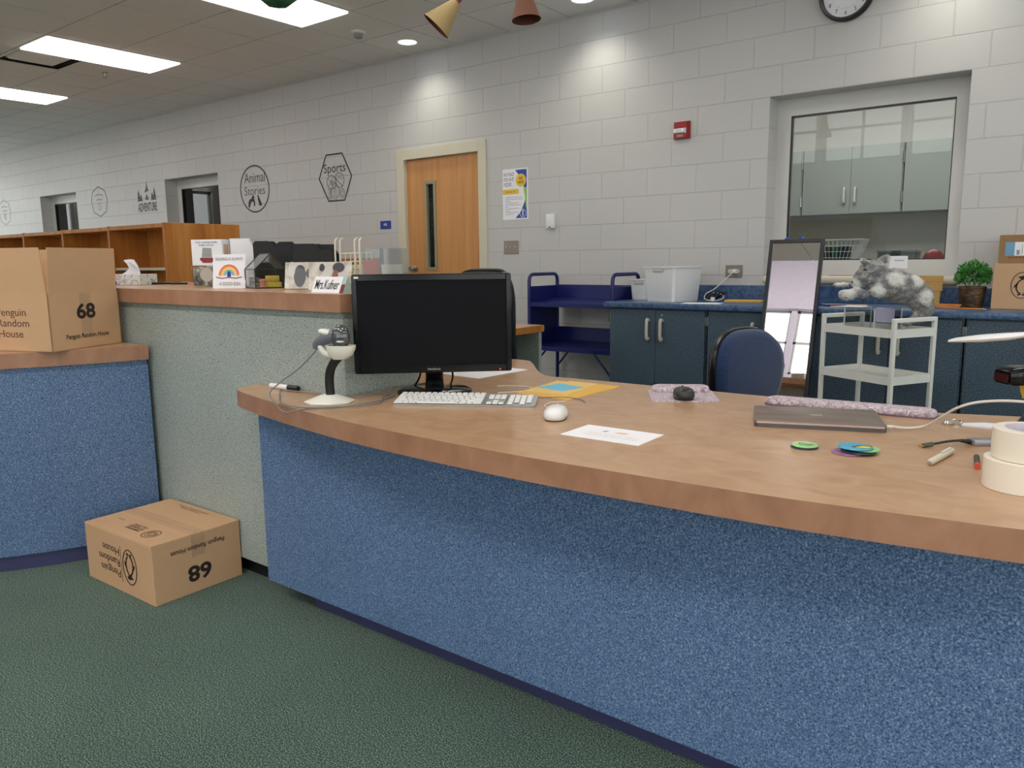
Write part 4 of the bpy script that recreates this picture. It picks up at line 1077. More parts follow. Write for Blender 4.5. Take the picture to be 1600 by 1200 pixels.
carton('open-flapped cardboard carton standing on the rounded counter', (-3.478, 1.332, .865), R(22), open_=True)

# ------------------------------------------------------------------ monitor
t = thing('computer_monitor', 'black widescreen monitor facing out over the white keyboard', 'monitor', (-1.742, 1.834, DZ + .0004), R(43))
mb = MB(); mb.lathe([(.001, 0), (.118, 0), (.123, .004), (.121, .012), (.11, .018), (.001, .024)], 40, sy=.74); mb.build('base', GLOSSB, t)
mb = MB(); mb.loft([[V((x * sx, y * sy + oy, z)) for x, y in rrect(1, 1, .2, 3)] for z, sx, sy, oy in ((.018, .062, .035, .0), (.06, .056, .03, -.012), (.10, .058, .03, -.022), (.16, .06, .03, -.024))]); mb.build('neck', GLOSSB, t)
mw_, z0_, z1_ = .499, .078, .391
PY = -.056
mb = MB(); prof = lambda s, y: [V((x * s, PY + y, (z0_ + z1_) / 2 + z * s)) for x, z in rrect(mw_, z1_ - z0_, .010, 4)]
mb.loft([prof(.995, -.012), prof(1.0, -.008), prof(1.0, .008), prof(.93, .022), prof(.5, .036)], True); mb.build('housing', GLOSSB, t, 40)
mb = MB(); bz = .017
for (a, b_, c, d) in ((-mw_ / 2 + .002, -mw_ / 2 + bz, z0_ + .002, z1_ - .002), (mw_ / 2 - bz, mw_ / 2 - .002, z0_ + .002, z1_ - .002), (-mw_ / 2 + bz, mw_ / 2 - bz, z1_ - .021, z1_ - .002), (-mw_ / 2 + bz, mw_ / 2 - bz, z0_ + .002, z0_ + .026)): mb.box(a, b_, PY - .0165, PY - .010, c, d, bev=.0015, seg=1)
bz_ = mb.build('bezel', GLOSSB, t)
text('ViewSonic', ALU, bz_, face_T((0, PY - .0168, z0_ + .013), (1, 0, 0), (0, 0, 1)), w=.042, h=.0065, name='brand_lettering')
mb = MB(); mb.box(-.240, -.226, PY - .0172, PY - .016, z1_ - .0135, z1_ - .007); mb.build('badge_sticker', plain('pale_sticker', (214, 214, 190), .5), bz_)
for k in range(4):
    mb = MB(); mb.lathe([(.001, 0), (.0018, 0), (.0016, .0008), (.001, .001)], 10, face_T((.145 + .022 * k, PY - .0166, z0_ + .008), (1, 0, 0), (0, 0, 1))); mb.build('power_light' if k == 3 else 'button', emit('red_led', (255, 70, 40), 4.0) if k == 3 else MATTB, bz_)
mb = MB(); mb.box(-mw_ / 2 + bz, mw_ / 2 - bz, PY - .0125, PY - .011, z0_ + .026, z1_ - .021); mb.build('screen', SCREEN, t, 0)
for k, pts in enumerate((((-.03, -.02, .13), (-.05, .03, .05), (-.07, .10, .009), (-.06, .14, .007), (-.03, .17, .007)), ((.04, -.02, .13), (.06, .03, .06), (.05, .11, .009), (.02, .14, .007), (.0, .20, .007)))):
    mb = MB(); mb.tube(bez(pts, 6), .0035, 8); mb.build('cable', BLACKCORD, t)

# ------------------------------------------------------------------ keyboard: aluminium slab and white keys
t = thing('computer_keyboard', 'white wired keyboard on an aluminium slab below the monitor', 'keyboard', (-1.540, 1.758, DZ), R(30.4))
TILT = RX(R(6.5))
mb = MB(); mb.prism(rrect(.432, .115, .008, 4), .0, .0055, T3(0, 0, .0095) @ TILT @ T3(0, 0, -.0025)); mb.build('slab', ALU, t)
mb = MB(); mb.prism(rrect(.424, .03, .006, 3, cy=.036), 0, .011); mb.build('rear_foot', WHITEP, t)
U = .0190
kmesh = {}
def key(wd, x, y):
    wk = round(wd, 3)
    if wk not in kmesh:
        b_ = MB(); b_.prism(rrect(wd - .003, U - .003 if wd > .012 else .010, .0022, 2), 0, .003, bev=.0008); kmesh[wk] = b_.mesh('key', KEYW, 40)
    o = link('key', kmesh[wk], t); o.matrix_basis = T3(0, 0, .0125) @ TILT @ T3(x, y, .003)
    return o
X0 = -.2125
rows = [[1] * 13 + [2], [1.5] + [1] * 12 + [1.5], [1.75] + [1] * 11 + [2.25], [2.25] + [1] * 10 + [2.75], [1.5, 1, 1.25, 7, 1.25, 1, 1.5]]
LW = 15 * U * .945
for r_, row in enumerate(rows):
    x = X0; tot = sum(row); k_ = LW / tot
    for wd in row:
        key(wd * k_, x + wd * k_ / 2, .026 - U * r_); x += wd * k_
k_ = LW / 14
for c in range(14): key(k_, X0 + k_ * (c + .5), .0455)
NX = X0 + LW + .012
for r_ in (0, 1):
    for c in range(3): key(.018, NX + .0185 * (c + .5), .026 - U * r_)
for c in range(3): key(.018, NX + .0185 * (c + .5), .026 - U * 4)
key(.018, NX + .0185 * 1.5, .026 - U * 3)
PX = NX + .0185 * 3 + .008
for r_ in range(5):
    for c in range(4):
        if (r_ == 4 and c == 1) or (r_ == 4 and c == 3): continue
        key(.0178, PX + .0182 * (c + .5), .026 - U * r_)
dk = plain('keyboard_well', (150, 154, 152), .5)
mb = MB(); mb.prism(rrect(.0555, .098, .002, 2, cx=NX + .0278, cy=-.004), 0, .0006, T3(0, 0, .0125) @ TILT @ T3(0, 0, .0027)); mb.build('key_well', dk, t)
mb = MB(); mb.tube(bez([(.150, .060, .012), (.19, .09, .003), (.28, .105, .003), (.345, .075, .003), (.36, .025, .003)], 8), .0018, 7); mb.build('cable', GREYCORD, t)
solo(MB().tube(bez([(-.06, .13, .003), (-.02, .16, .003), (.04, .17, .003), (.09, .14, .003), (.075, .08, .003), (.03, .02, .003)], 8), .0018, 7), 'white_cable', WHITECORD, 'thin white cable curling on the desk right of the monitor base', 'cable', (-1.60, 1.93, DZ - .001))

# ------------------------------------------------------------------ mice
def mouse(name, label, loc, rz, m, w, l, h, cord=None, wheel=None, z=0):
    t = thing(name, label, 'mouse', loc, rz)
    def ring(s, zz, oy=0): return [V((x * s * w / 2, y * s * l / 2 + oy, zz)) for x, y in [(math.copysign(abs(math.cos(a)) ** .8, math.cos(a)), math.copysign(abs(math.sin(a)) ** .85, math.sin(a))) for a in [2 * PI * k / 32 for k in range(32)]]]
    mb = MB(); mb.loft([ring(.86, .001), ring(.96, h * .18), ring(1, h * .38), ring(.95, h * .62, -.001), ring(.8, h * .83, -.003), ring(.55, h * .95, -.005), ring(.2, h, -.006)]); mb.build('shell', m, t, 60)
    if wheel:
        mb = MB(); mb.ell((0, l * .26, h * .90), (.004, .006, .004)); mb.build('scroll_ball', wheel, t)
    mb = MB(); mb.loft([ring(.9, 0), ring(.9, .0022)]); mb.build('base', MATTB if m is not MATTB else GLOSSB, t)
    if cord:
        mb = MB(); mb.tube(bez(cord, 8), .0017, 7); mb.build('cable', WHITECORD, t, world=True)
    return t
mouse('computer_mouse', 'white wired mouse lying right of the keyboard', (-1.185, 1.725, DZ), R(25), WHITEP, .064, .112, .036, cord=[(-1.207, 1.774, .776), (-1.236, 1.806, .769), (-1.285, 1.826, .7675), (-1.318, 1.862, .7675), (-1.322, 1.905, .7675), (-1.30, 1.945, .7675)], wheel=BEIGE)
# mouse pad with wrist rest
PADM = ramp_noise('lilac_patterned_fabric', [(.35, (146, 128, 138)), (.5, (190, 174, 182)), (.62, (218, 208, 213))], 60, .8, 5, stretch=(1, 2.5, 1), distort=2.0, spec=.2)
def pill(w, l, h, n=20):
    rings = []
    for s, z in ((.97, 0), (1.0, h * .15), (.97, h * .5), (.86, h * .82), (.6, h * .97), (.2, h)):
        r_ = min(w, l) / 2 * .98
        rings.append([V((x, y, z)) for x, y in rrect(l - (1 - s) * w, w * s, min(w * s, l) / 2 * .92, 8)])
    return rings
t = thing('mouse_pad', 'lilac patterned mouse pad with a padded wrist rest under the black mouse', 'mouse pad', (-1.052, 2.235, DZ), R(31))
mb = MB(); mb.prism(rrect(.205, .205, .02, 4), 0, .004); mb.build('mat', PADM, t)
mb = MB(); mb.loft(pill(.062, .185, .021)); mb.xf(T3(0, .075, .004)); mb.build('wrist_rest', PADM, t, 60)
mouse('computer_mouse', 'black wireless mouse resting on the lilac mouse pad', (-1.022, 2.180, DZ + .0045), R(35), plain('charcoal_plastic', (38, 42, 40), .35), .064, .10, .036, wheel=GLOSSB)
t = thing('keyboard_wrist_rest', 'long lilac keyboard wrist rest behind the laptop', 'wrist rest', (-.572, 2.292, DZ), R(5.5))
mb = MB(); mb.prism(rrect(.455, .078, .03, 6), 0, .004); mb.build('base', plain('mauve_rubber', (118, 92, 104), .7), t)
mb = MB(); mb.loft(pill(.072, .45, .019)); mb.xf(T3(0, 0, .004)); mb.build('cushion', PADM, t, 60)
mb = MB()
for k in range(15): mb.tube([(-.19 + .027 * k + .003 * math.sin(k), -.034 * math.cos(a), .0045 + .0192 * math.sin(a) * (.98 if 0 < k < 14 else .9)) for a in [PI * q / 10 for q in range(1, 10)]], .0010, 4)
mb.build('stitched_lines', plain('pale_pink_line', (224, 204, 212), .8), t)

# ------------------------------------------------------------------ papers on the desk
def sheet(name, label, cat, loc, rz, w, l, m, h=.0012, group=None):
    return solo(MB().box(-w / 2, w / 2, -l / 2, l / 2, 0, h), name, m, label, cat, loc, rz, group, smooth=0)
t = thing('paper_sheet', 'half sheet of printed white paper near the desk edge', 'paper', (-.957, 1.637, DZ), R(1))
mb = MB(); mb.box(-.108, .108, -.068, .068, 0, .0011); mb.build('sheet', PAPER, t, 0)
text('Read, recycle, reuse', plain('salmon_ink', (226, 170, 150), .7), t, T3(.01, -.01, .0013), w=.14, h=.010)
text('please return your library books here', FAINT, t, T3(.01, -.028, .0013), w=.15, h=.008)
mb = MB(); mb.prism([(.0, .012), (.03, .012), (.035, .024), (.02, .03), (.005, .026)], .0011, .0014); mb.build('printed_picture', plain('salmon_print', (234, 186, 164), .7), t, 0)
mb = MB(); mb.prism([(-.035, .012), (-.025, .012), (-.022, .026), (-.032, .028)], .0011, .0014); mb.build('printed_picture', FAINT, t, 0)
sheet('paper_sheet', 'blank white paper sheet lying behind the monitor', 'paper', (-1.93, 2.31, DZ), R(-3), .214, .285, PAPER)
sheet('envelope', 'large yellow envelope lying on the desk', 'envelope', (-1.412, 2.135, DZ), R(-1.5), .215, .315, MANILA, .002, 'papers in the yellow pile')
sheet('envelope', 'pale manila envelope on top of the large yellow envelope', 'envelope', (-1.452, 2.15, DZ + .002), R(7), .165, .245, MANILA2, .002, 'papers in the yellow pile')
sheet('paper_slip', 'light blue paper slip across the yellow envelopes', 'paper', (-1.455, 2.145, DZ + .004), R(-12), .115, .105, CYAN, .001, 'papers in the yellow pile')
t = thing('marker_pen', 'white marker with a black cap beside the grey-green counter', 'marker', (-2.224, 1.598, DZ), R(4))
mb = MB(); mb.cyl((-.07, 0, .009), (.02, 0, .009), .009, seg=14); mb.build('barrel', WHITEP, t)
mb = MB(); mb.cyl((.02, 0, .0095), (.07, 0, .0095), .0095, .0085, seg=14); mb.build('cap', BLACKP, t)

# ------------------------------------------------------------------ hands-free scanner on its gooseneck
t = thing('barcode_scanner', 'white and grey barcode scanner cradled on a black gooseneck stand', 'barcode scanner', (-1.905, 1.532, DZ + .0004), YA)
CREAMP = plain('ivory_plastic', (220, 220, 208), .35)
mb = MB(); mb.lathe([(.078, 0), (.079, .003), (.072, .007), (.030, .022), (.022, .024), (.001, .0245)], 8, a0=.2, sy=.86); mb.build('base', CREAMP, t, 20)
mb = MB(); mb.tube(bez([(.004, 0, .016), (.002, 0, .052), (.004, -.004, .082), (.0115, -.012, .106), (.026, -.026, .128), (.043, -.034, .145)], 6), .0138, 14); mb.build('gooseneck', MATTB, t)
mb = MB()
def cup(s, z, dx=0): return [V((.051 + dx + x * s, -.038 + y * s, z)) for x, y in rrect(.088, .06, .028, 6)]
mb.loft([cup(.45, .138, -.006), cup(.8, .149, -.002), cup(.98, .168), cup(1.02, .180), cup(.94, .181), cup(.8, .165)], True)
mb.tube(bez([(.02, -.024, .150), (-.004, -.016, .156), (-.018, -.012, .176), (-.022, -.010, .197)], 6), [.013, .013, .012, .012, .012, .012, .011, .011, .011, .011, .010, .010, .010, .009, .009, .009, .008, .008, .008], 12)
mb.build('cradle', CREAMP, t, 40)
mb = MB(); mb.tube(bez([(.054, -.044, .204), (.03, -.026, .207), (.0, -.014, .200), (-.026, -.006, .184), (-.032, -.004, .168)], 5), [.027 - .00075 * k for k in range(21)], 18); mb.build('scanner_body', plain('slate_plastic', (104, 108, 118), .35), t, 60)
mb = MB(); mb.ell((.012, -.020, .216), (.034, .020, .012), T=RY(R(14))); mb.build('top_cover', CREAMP, t, 60)
mb = MB(); mb.ell((.053, -.048, .206), (.0290, .022, .039)); mb.build('clear_dome', plain('smoked_dome', (70, 74, 72), .06, spec=.9), t, 60)
mb = MB(); mb.ell((.056, -.067, .194), (.0135, .006, .0045)); mb.build('name_badge', ALU, t, 60)
cordW = [(-1.928, 1.508, .932), (-1.945, 1.512, .918), (-2.03, 1.515, .862), (-2.105, 1.500, .815), (-2.10, 1.452, .785), (-1.99, 1.398, .768), (-1.942, 1.378, .760), (-1.904, 1.373, .757), (-1.868, 1.385, .768), (-1.848, 1.425, .768), (-1.800, 1.462, .769), (-1.785, 1.545, .769), (-1.778, 1.60, .769), (-1.79, 1.667, .769), (-1.815, 1.72, .769), (-1.865, 1.722, .770), (-1.873, 1.683, .774), (-1.862, 1.62, .774), (-1.885, 1.625, .772), (-1.985, 1.598, .769), (-2.133, 1.585, .769), (-2.19, 1.575, .769), (-2.185, 1.55, .769), (-2.10, 1.49, .770), (-1.99, 1.416, .771), (-1.90, 1.402, .771), (-1.84, 1.41, .774), (-1.80, 1.447, .774), (-1.77, 1.50, .772), (-1.755, 1.56, .770), (-1.75, 1.60, .769), (-1.79, 1.64, .769), (-1.82, 1.68, .769), (-1.86, 1.74, .769)]
mb = MB(); mb.tube(bez(cordW, 6), .0022, 8); mb.build('cable', GREYCORD, t, world=True)

# ------------------------------------------------------------------ laptop and small things on the right of the desk
LAPM = ramp_noise('woodgrain_laptop_skin', [(.3, (92, 80, 76)), (.5, (120, 106, 98)), (.75, (146, 130, 118))], 9, .45, 5, stretch=(.6, 12, 1), spec=.35, distort=.5)
t = thing('laptop', 'closed grey-brown laptop in front of the long wrist rest', 'laptop', (-.597, 2.082, DZ), R(20.5))
mb = MB(); mb.prism(rrect(.312, .214, .012, 5), .0, .010); mb.build('base', plain('laptop_grey', (96, 92, 90), .35, metal=.4), t)
mb = MB(); mb.prism(rrect(.312, .214, .012, 5), .0108, .0172, bev=.0015); ld = mb.build('lid', LAPM, t)
mb = MB(); mb.prism(rrect(.03, .0125, .003, 3), .0172, .0175); mb.build('nameplate', ALU, ld)
mb = MB(); mb.box(-.150, .150, -.1078, -.1068, .0105, .0155); mb.build('lid_edge', plain('pinkish_metal', (196, 176, 170), .3, metal=.5), ld)
solo(MB().tube(bez([(0, 0, .009), (.022, .008, .010), (.05, .030, .006), (.085, .060, .010), (.125, .0, .045), (.17, -.055, .085), (.22, -.065, .105), (.30, -.07, .113), (.42, -.05, .10), (.52, .14, .012)], 8), .0031, 8).tube([(-.004, -.002, .009), (.022, .008, .0095)], .0044, 8), 'charging_cable', WHITECORD, 'white charging cable plugged into the laptop, rising to the right', 'cable', (-.432, 2.068, DZ), 0)
# charger cable rests: button badges
def disc(mb, x, y, z, r, h=.004): mb.lathe([(.001, z), (r * .93, z), (r, z + h * .4), (r * .96, z + h * .8), (.001, z + h)], 28, T3(x, y, 0)); return mb
NB = plain('navy_badge', (40, 44, 78), .3); LG = plain('light_green_badge', (150, 206, 132), .3); BB = plain('sky_blue_badge', (76, 168, 200), .3); YB = plain('yellow_badge', (236, 204, 40), .3); PB = plain('purple_badge', (148, 108, 150), .3)
bx, by = -.532, 1.776
solo(disc(MB(), 0, 0, 0, .030), 'button_badge', NB, 'navy badge underneath the light green badge', 'badge', (bx, by, DZ), group='round badges on the desk')
t = thing('button_badge', 'light green badge with a dark scribble, by itself on a navy one', 'badge', (bx + .001, by, DZ + .004), group='round badges on the desk')
disc(MB(), 0, 0, 0, .029).build('face', LG, t)
mb = MB(); outline(mb, [(-.015, .002), (-.005, .010), (.004, .001), (.016, .006), (.01, -.01), (-.008, -.008)], .002, .004, .0045); mb.build('scribble', plain('green_ink', (44, 96, 50), .5), t, 0)
bx, by = -.425, 1.786
for dx, dy, z, m, r_, lab in ((-.012, -.006, 0, PB, .036, 'purple badge at the bottom of the overlapping pile'), (.006, .004, .004, NB, .038, 'dark navy badge below the blue one in the pile'), (.016, .012, .008, LG, .032, 'green badge peeking out at the right of the pile')):
    solo(disc(MB(), 0, 0, 0, r_), 'button_badge', m, lab, 'badge', (bx + dx, by + dy, DZ + z), group='round badges on the desk')
t = thing('button_badge', 'sky blue badge with a yellow wedge on top of the pile', 'badge', (bx - .001, by + .004, DZ + .012), group='round badges on the desk')
disc(MB(), 0, 0, 0, .037).build('face', BB, t)
mb = MB(); mb.prism([(.004, -.016), (.030, -.010), (.034, .006), (.012, .004)], .004, .0046); mb.build('yellow_wedge', YB, t, 0)
mb = MB(); mb.prism([(-.004, -.014), (.004, -.018), (.012, .004), (.034, .008), (.030, .014), (.008, .010)], .004, .0044); mb.build('dark_band', NB, t, 0)
t = thing('stylus_pen', 'short ivory stylus pen with a side clip lying on the desk', 'pen', (-.263, 1.831, DZ), R(82))
mb = MB(); mb.tube([(-.072, 0, .0075), (-.066, 0, .0075), (.066, 0, .0075), (.072, 0, .0075)], [.004, .007, .007, .005], 12); mb.build('barrel', plain('ivory_pen', (206, 200, 178), .5), t)
mb = MB(); mb.box(.0, .058, -.0025, .0025, .0145, .017, bev=.0008, seg=1); mb.build('clip', plain('ivory_clip', (214, 208, 188), .4), t)
mb = MB(); mb.cyl((-.075, 0, .0075), (-.071, 0, .0075), .003, .004, seg=10); mb.build('tip', STEEL, t)
for k, (x, y, a, m, lab) in enumerate(((-.197, 1.832, 98, plain('dark_green_pen', (52, 64, 52), .4), 'small dark pen with red tip, left of the two by the tape'), (-.176, 1.873, 100, RED, 'small red pen tucked against the tape rolls'))):
    t = thing('small_pen', lab, 'pen', (x, y, DZ), R(a))
    mb = MB(); mb.cyl((-.030, 0, .006), (.045, 0, .006), .0055, seg=12); mb.build('barrel', m, t)
    mb = MB(); mb.cyl((-.047, 0, .006), (-.030, 0, .006), .0058, seg=12); mb.build('cap', plain('coral_cap_%d' % k, (214, 84, 66), .4), t)
t = thing('usb_adapter', 'silver adapter hub with a short black cable and gold plug', 'adapter', (-.19, 2.052, DZ), R(38))
mb = MB(); mb.box(-.055, .055, -.016, .016, 0, .013, bev=.002); mb.build('hub', plain('hub_grey', (150, 152, 158), .35, metal=.5), t)
mb = MB(); mb.box(.0, .014, -.0168, -.0155, .003, .009); mb.build('port', BLACKP, t)
mb = MB(); mb.tube(bez([(-.055, 0, .007), (-.075, .0, .010), (-.115, -.015, .012), (-.158, -.022, .007)], 6), .003, 8); mb.tube([(-.078, 0, .010), (-.053, 0, .0065)], [.004, .006], 8); mb.build('cable', BLACKCORD, t)
mb = MB(); mb.tube([(-.155, -.0215, .0075), (-.178, -.026, .0055)], [.0055, .005], 10); pl_ = mb.build('plug', plain('olive_plug', (74, 76, 58), .4), t)
mb = MB(); mb.box(-.187, -.176, -.030, -.0225, .004, .0075); mb.build('connector_tip', plain('gold_contact', (206, 172, 96), .3, metal=.8), pl_)
t = thing('key_tag', 'white card tag with a metal ring and key behind the adapter', 'tag', (-.228, 2.262, DZ), R(20))
mb = MB(); mb.prism([(-.06, .012), (-.06, -.012), (-.0, -.036), (.055, -.030), (.055, .020), (.0, .030)], 0, .004); mb.build('card', PAPER, t, 0)
mb = MB(); mb.tube([(-.068 + .012 * math.cos(a), .004 + .012 * math.sin(a), .006 + .005 * math.sin(a)) for a in [2 * PI * k / 16 for k in range(16)]], .002, 7, closed=True); mb.build('ring', CHROME, t)
mb = MB(); mb.lathe([(.001, 0), (.011, 0), (.012, .004), (.008, .01), (.001, .011)], 16, T3(-.088, .004, 0)); mb.box(-.104, -.086, .0, .008, .002, .006); mb.build('key', CHROME, t)

# rolls of packing tape
def tape_roll(label, loc, r_):
    t = thing('tape_roll', label, 'tape', loc, group='stacked packing tape rolls')
    mb = MB(); n = 56; ri = r_ * .70
    rings = [[V((rr * math.cos(2 * PI * k / n), rr * math.sin(2 * PI * k / n), z)) for k in range(n)] for rr, z in ((ri + .003, 0), (r_ - .001, 0), (r_, .001), (r_, .055), (r_ - .001, .056), (ri + .003, .056), (ri + .003, 0))]
    mb.loft(rings, caps=False); mb.build('tape_winding', plain('ivory_tape' , (232, 224, 208), .3, vary=.02) if 'ivory_tape' not in bpy.data.materials else bpy.data.materials['ivory_tape'], t, 40)
    mb = MB(); rings = [[V((rr * math.cos(2 * PI * k / n), rr * math.sin(2 * PI * k / n), z)) for k in range(n)] for rr, z in ((ri, 0), (ri + .003, 0), (ri + .003, .0565), (ri, .0565), (ri, 0))]
    mb.loft(rings, caps=False); mb.build('cardboard_core', plain('pale_core', (216, 208, 216), .7) if 'pale_core' not in bpy.data.materials else bpy.data.materials['pale_core'], t, 40)
tape_roll('lower roll of the two clear packing tape rolls', (-.106, 1.690, DZ), .066)
tape_roll('upper roll of the two clear packing tape rolls', (-.098, 1.697, DZ + .0566), .064)

# handheld scanner gun in its stand
t = thing('scanner_gun', 'black handheld scanner with a yellow trigger on its stand', 'barcode scanner', (-.14, 2.13, DZ), YA)
mb = MB()
def oct_(x, z, hw, hh): return [V((x, y, z + q)) for y, q in rrect(hw * 2, hh * 2, min(hw, hh) * .5, 3)]
mb.loft([oct_(-.062, .152, .030, .015), oct_(-.056, .154, .034, .019), oct_(-.02, .156, .032, .022), oct_(.03, .154, .026, .019), oct_(.075, .146, .018, .013)]); hd = mb.build('head', GLOSSB, t, 40)
mb = MB(); mb.box(-.0665, -.060, -.024, .024, .142, .160); mb.build('scan_window', plain('dark_red_window', (60, 22, 20), .1), hd)
mb = MB(); mb.tube(bez([(.014, 0, .146), (.020, 0, .110), (.036, 0, .060), (.046, 0, .02)], 5), .017, 14); mb.build('grip', BLACKP, t)
mb = MB(); mb.prism([(-.016, .134), (.008, .134), (.012, .112), (.004, .098), (-.006, .100), (-.012, .116)], -.008, .008, RX90, bev=.002); mb.build('trigger', plain('yellow_trigger', (226, 186, 44), .4), t)
mb = MB(); mb.loft([[V((.045 + x * s, y * s, z)) for x, y in rrect(.13, .12, .045, 6)] for s, z in ((1, 0), (1, .012), (.72, .045), (.45, .075))]); mb.build('stand', plain('navy_black_plastic', (24, 26, 38), .35), t, 40)
mb = MB(); mb.tube(bez([(.02, -.02, .085), (-.008, -.045, .05), (-.022, -.06, .012), (.0, -.066, .005), (.012, -.06, .03), (-.008, -.04, .065), (.02, -.02, .10), (.05, .02, .06)], 7), .0032, 8); mb.build('cable', BLACKCORD, t)

# slim white lamp reaching in from the right
t = thing('desk_lamp', 'slim white desk lamp head reaching in from the right', 'lamp', (.30, 2.06, DZ), 0)
mb = MB(); LP = [(-.277, 1.90, 1.012), (-.262, 1.903, 1.015), (-.22, 1.91, 1.020), (-.17, 1.92, 1.026), (-.13, 1.93, 1.032), (-.09, 1.94, 1.036)]
rad = [.004, .008, .0125, .0125, .008, .006]
rings = []
for (x, y, z), r_ in zip(LP, rad): rings.append([V((x, y, z)) + V((math.sin(.25), -math.cos(.25), 0)) * (r_ * 1.9 * math.cos(a)) + V((0, 0, 1)) * r_ * .62 * math.sin(a) for a in [2 * PI * k / 16 for k in range(16)]])
mb.loft(rings); mb.build('lamp_head', WHITEP, t, 60, world=True)
mb = MB(); mb.tube(bez([(-.09, 1.94, 1.036), (.05, 1.97, 1.05), (.22, 2.03, 1.06), (.295, 2.055, 1.0), (.30, 2.06, .79)], 8), .006, 10); mb.build('arm', WHITEP, t, world=True)
mb = MB(); mb.lathe([(.001, 0), (.07, 0), (.072, .006), (.06, .018), (.012, .026), (.001, .03)], 28); mb.build('base', WHITEP, t)
# ------------------------------------------------------------------ along the tall counter
KZ = 1.095
t = thing('tissue_box', 'patterned white tissue box with a tissue pulled up', 'tissue box', (-3.83, 1.90, KZ), R(20))
TISSP = ramp_noise('grey_leaf_pattern', [(.42, (214, 214, 210)), (.5, (150, 150, 152)), (.56, (216, 216, 212))], 16, .7, 3, distort=1.5)
mb = MB(); mb.box(-.105, .105, -.06, .06, 0, .052, bev=.002, seg=1); mb.build('carton', TISSP, t)
mb = MB(); mb.box(-.1056, -.03, -.0606, -.06, .004, .018); mb.build('purple_band', plain('purple_print', (74, 52, 130), .6), t, 0)
mb = MB(); mb.grid(lambda u, v: V(((u - .5) * .11 * (1 - .55 * v) + .02 * math.sin(v * 3), .018 * math.sin(u * 9 + v * 3) * (.4 + v), .050 + .075 * v * (1 - .4 * abs(u - .4)))), 16, 8); mb.build('tissue', PAPER, t, 60)
for (x, y, a, lab) in ((-3.70, 1.985, 35, 'black pen lying on the tall counter, nearer the tissue box'), (-3.60, 2.02, 20, 'black pen lying on the tall counter, nearer the acrylic display')):
    t = thing('black_pen', lab, 'pen', (x, y, KZ), R(a))
    mb = MB(); mb.cyl((-.055, 0, .006), (.06, 0, .006), .0055, .005, seg=10); mb.build('barrel', BLACKP, t)
    mb = MB(); mb.box(.015, .058, -.002, .002, .0105, .0135); mb.build('clip', STEEL, t)
solo(MB().prism(rrect(.10, .06, .012, 4), 0, .012, bev=.003), 'sticky_pad', plain('dusty_pink_card', (188, 134, 112), .7), 'dusty pink pad lying flat beside the acrylic display', 'notepad', (-3.42, 2.02, KZ), R(25))
t = thing('spice_jar', 'small dark jar with a white lid behind the acrylic display', 'jar', (-3.30, 2.02, KZ))
mb = MB(); mb.lathe([(.001, 0), (.027, 0), (.028, .004), (.028, .075), (.024, .083), (.001, .083)], 22); mb.build('glass_body', plain('brown_jar', (70, 54, 44), .2), t)
mb = MB(); mb.lathe([(.026, .082), (.027, .084), (.027, .101), (.001, .103), (.001, .082)], 22); mb.build('lid', WHITEP, t)
# acrylic block display with a white carton on it
FA = R(30)
t = thing('photo_display_block', 'clear acrylic block showing a grey animal photo', 'display', (-3.10, 1.895, KZ), FA)
PH1 = ramp_noise('grey_photo', [(.35, (70, 70, 70)), (.5, (150, 148, 144)), (.66, (220, 220, 216))], 22, .4, 4, distort=1.0)
mb = MB(); mb.box(-.078, .078, -.035, .035, 0, .090, bev=.002, seg=1); mb.build('block', CLEAR, t)
mb = MB(); mb.box(-.072, .072, -.030, -.027, .006, .086); ph = mb.build('photo', PH1, t, 0)
mb = MB(); mb.prism(ring_pts(-.012, .052, .030, .030, 20), 0, .0008, face_T((0, -.0302, 0), (1, 0, 0), (0, 0, 1))); mb.build('pale_animal_shape', plain('pale_print', (208, 200, 186), .6), ph, 0)
mb = MB(); mb.prism([(.02, .05), (.07, .05), (.07, .086), (.02, .086)], 0, .0008, face_T((0, -.0302, 0), (1, 0, 0), (0, 0, 1))); mb.build('turquoise_shape', plain('turquoise_print', (120, 190, 196), .6), ph, 0)
t = thing('product_carton', 'upright white carton printed with a small red and grey picture', 'box', (-3.105, 1.895, KZ + .0905), FA)
mb = MB(); mb.box(-.070, .070, -.032, .032, 0, .110, bev=.0015, seg=1); mb.build('carton', PAPER, t, 0)
Tc = face_T((0, -.0326, 0), (1, 0, 0), (0, 0, 1))
text('Your reading buddy\nbright stories', plain('navy_ink', (60, 62, 100), .6), t, Tc @ T3(.0, .092, .0004), w=.10, h=.022)
mb = MB(); mb.prism([(-.02, .012), (.02, .012), (.03, .024), (.024, .034), (-.03, .034), (-.034, .026)], 0, .0006, Tc); mb.build('red_print', plain('dark_red_print', (140, 52, 56), .6), t, 0)
mb = MB(); mb.prism([(-.024, .036), (.022, .036), (.022, .074), (-.018, .076)], 0, .0006, Tc); mb.build('grey_print', plain('grey_green_print', (150, 158, 150), .6), t, 0)
mb = MB(); mb.box(.0701, .0706, -.02, .02, .02, .09); mb.build('tan_print', plain('tan_print', (206, 178, 160), .6), t, 0)

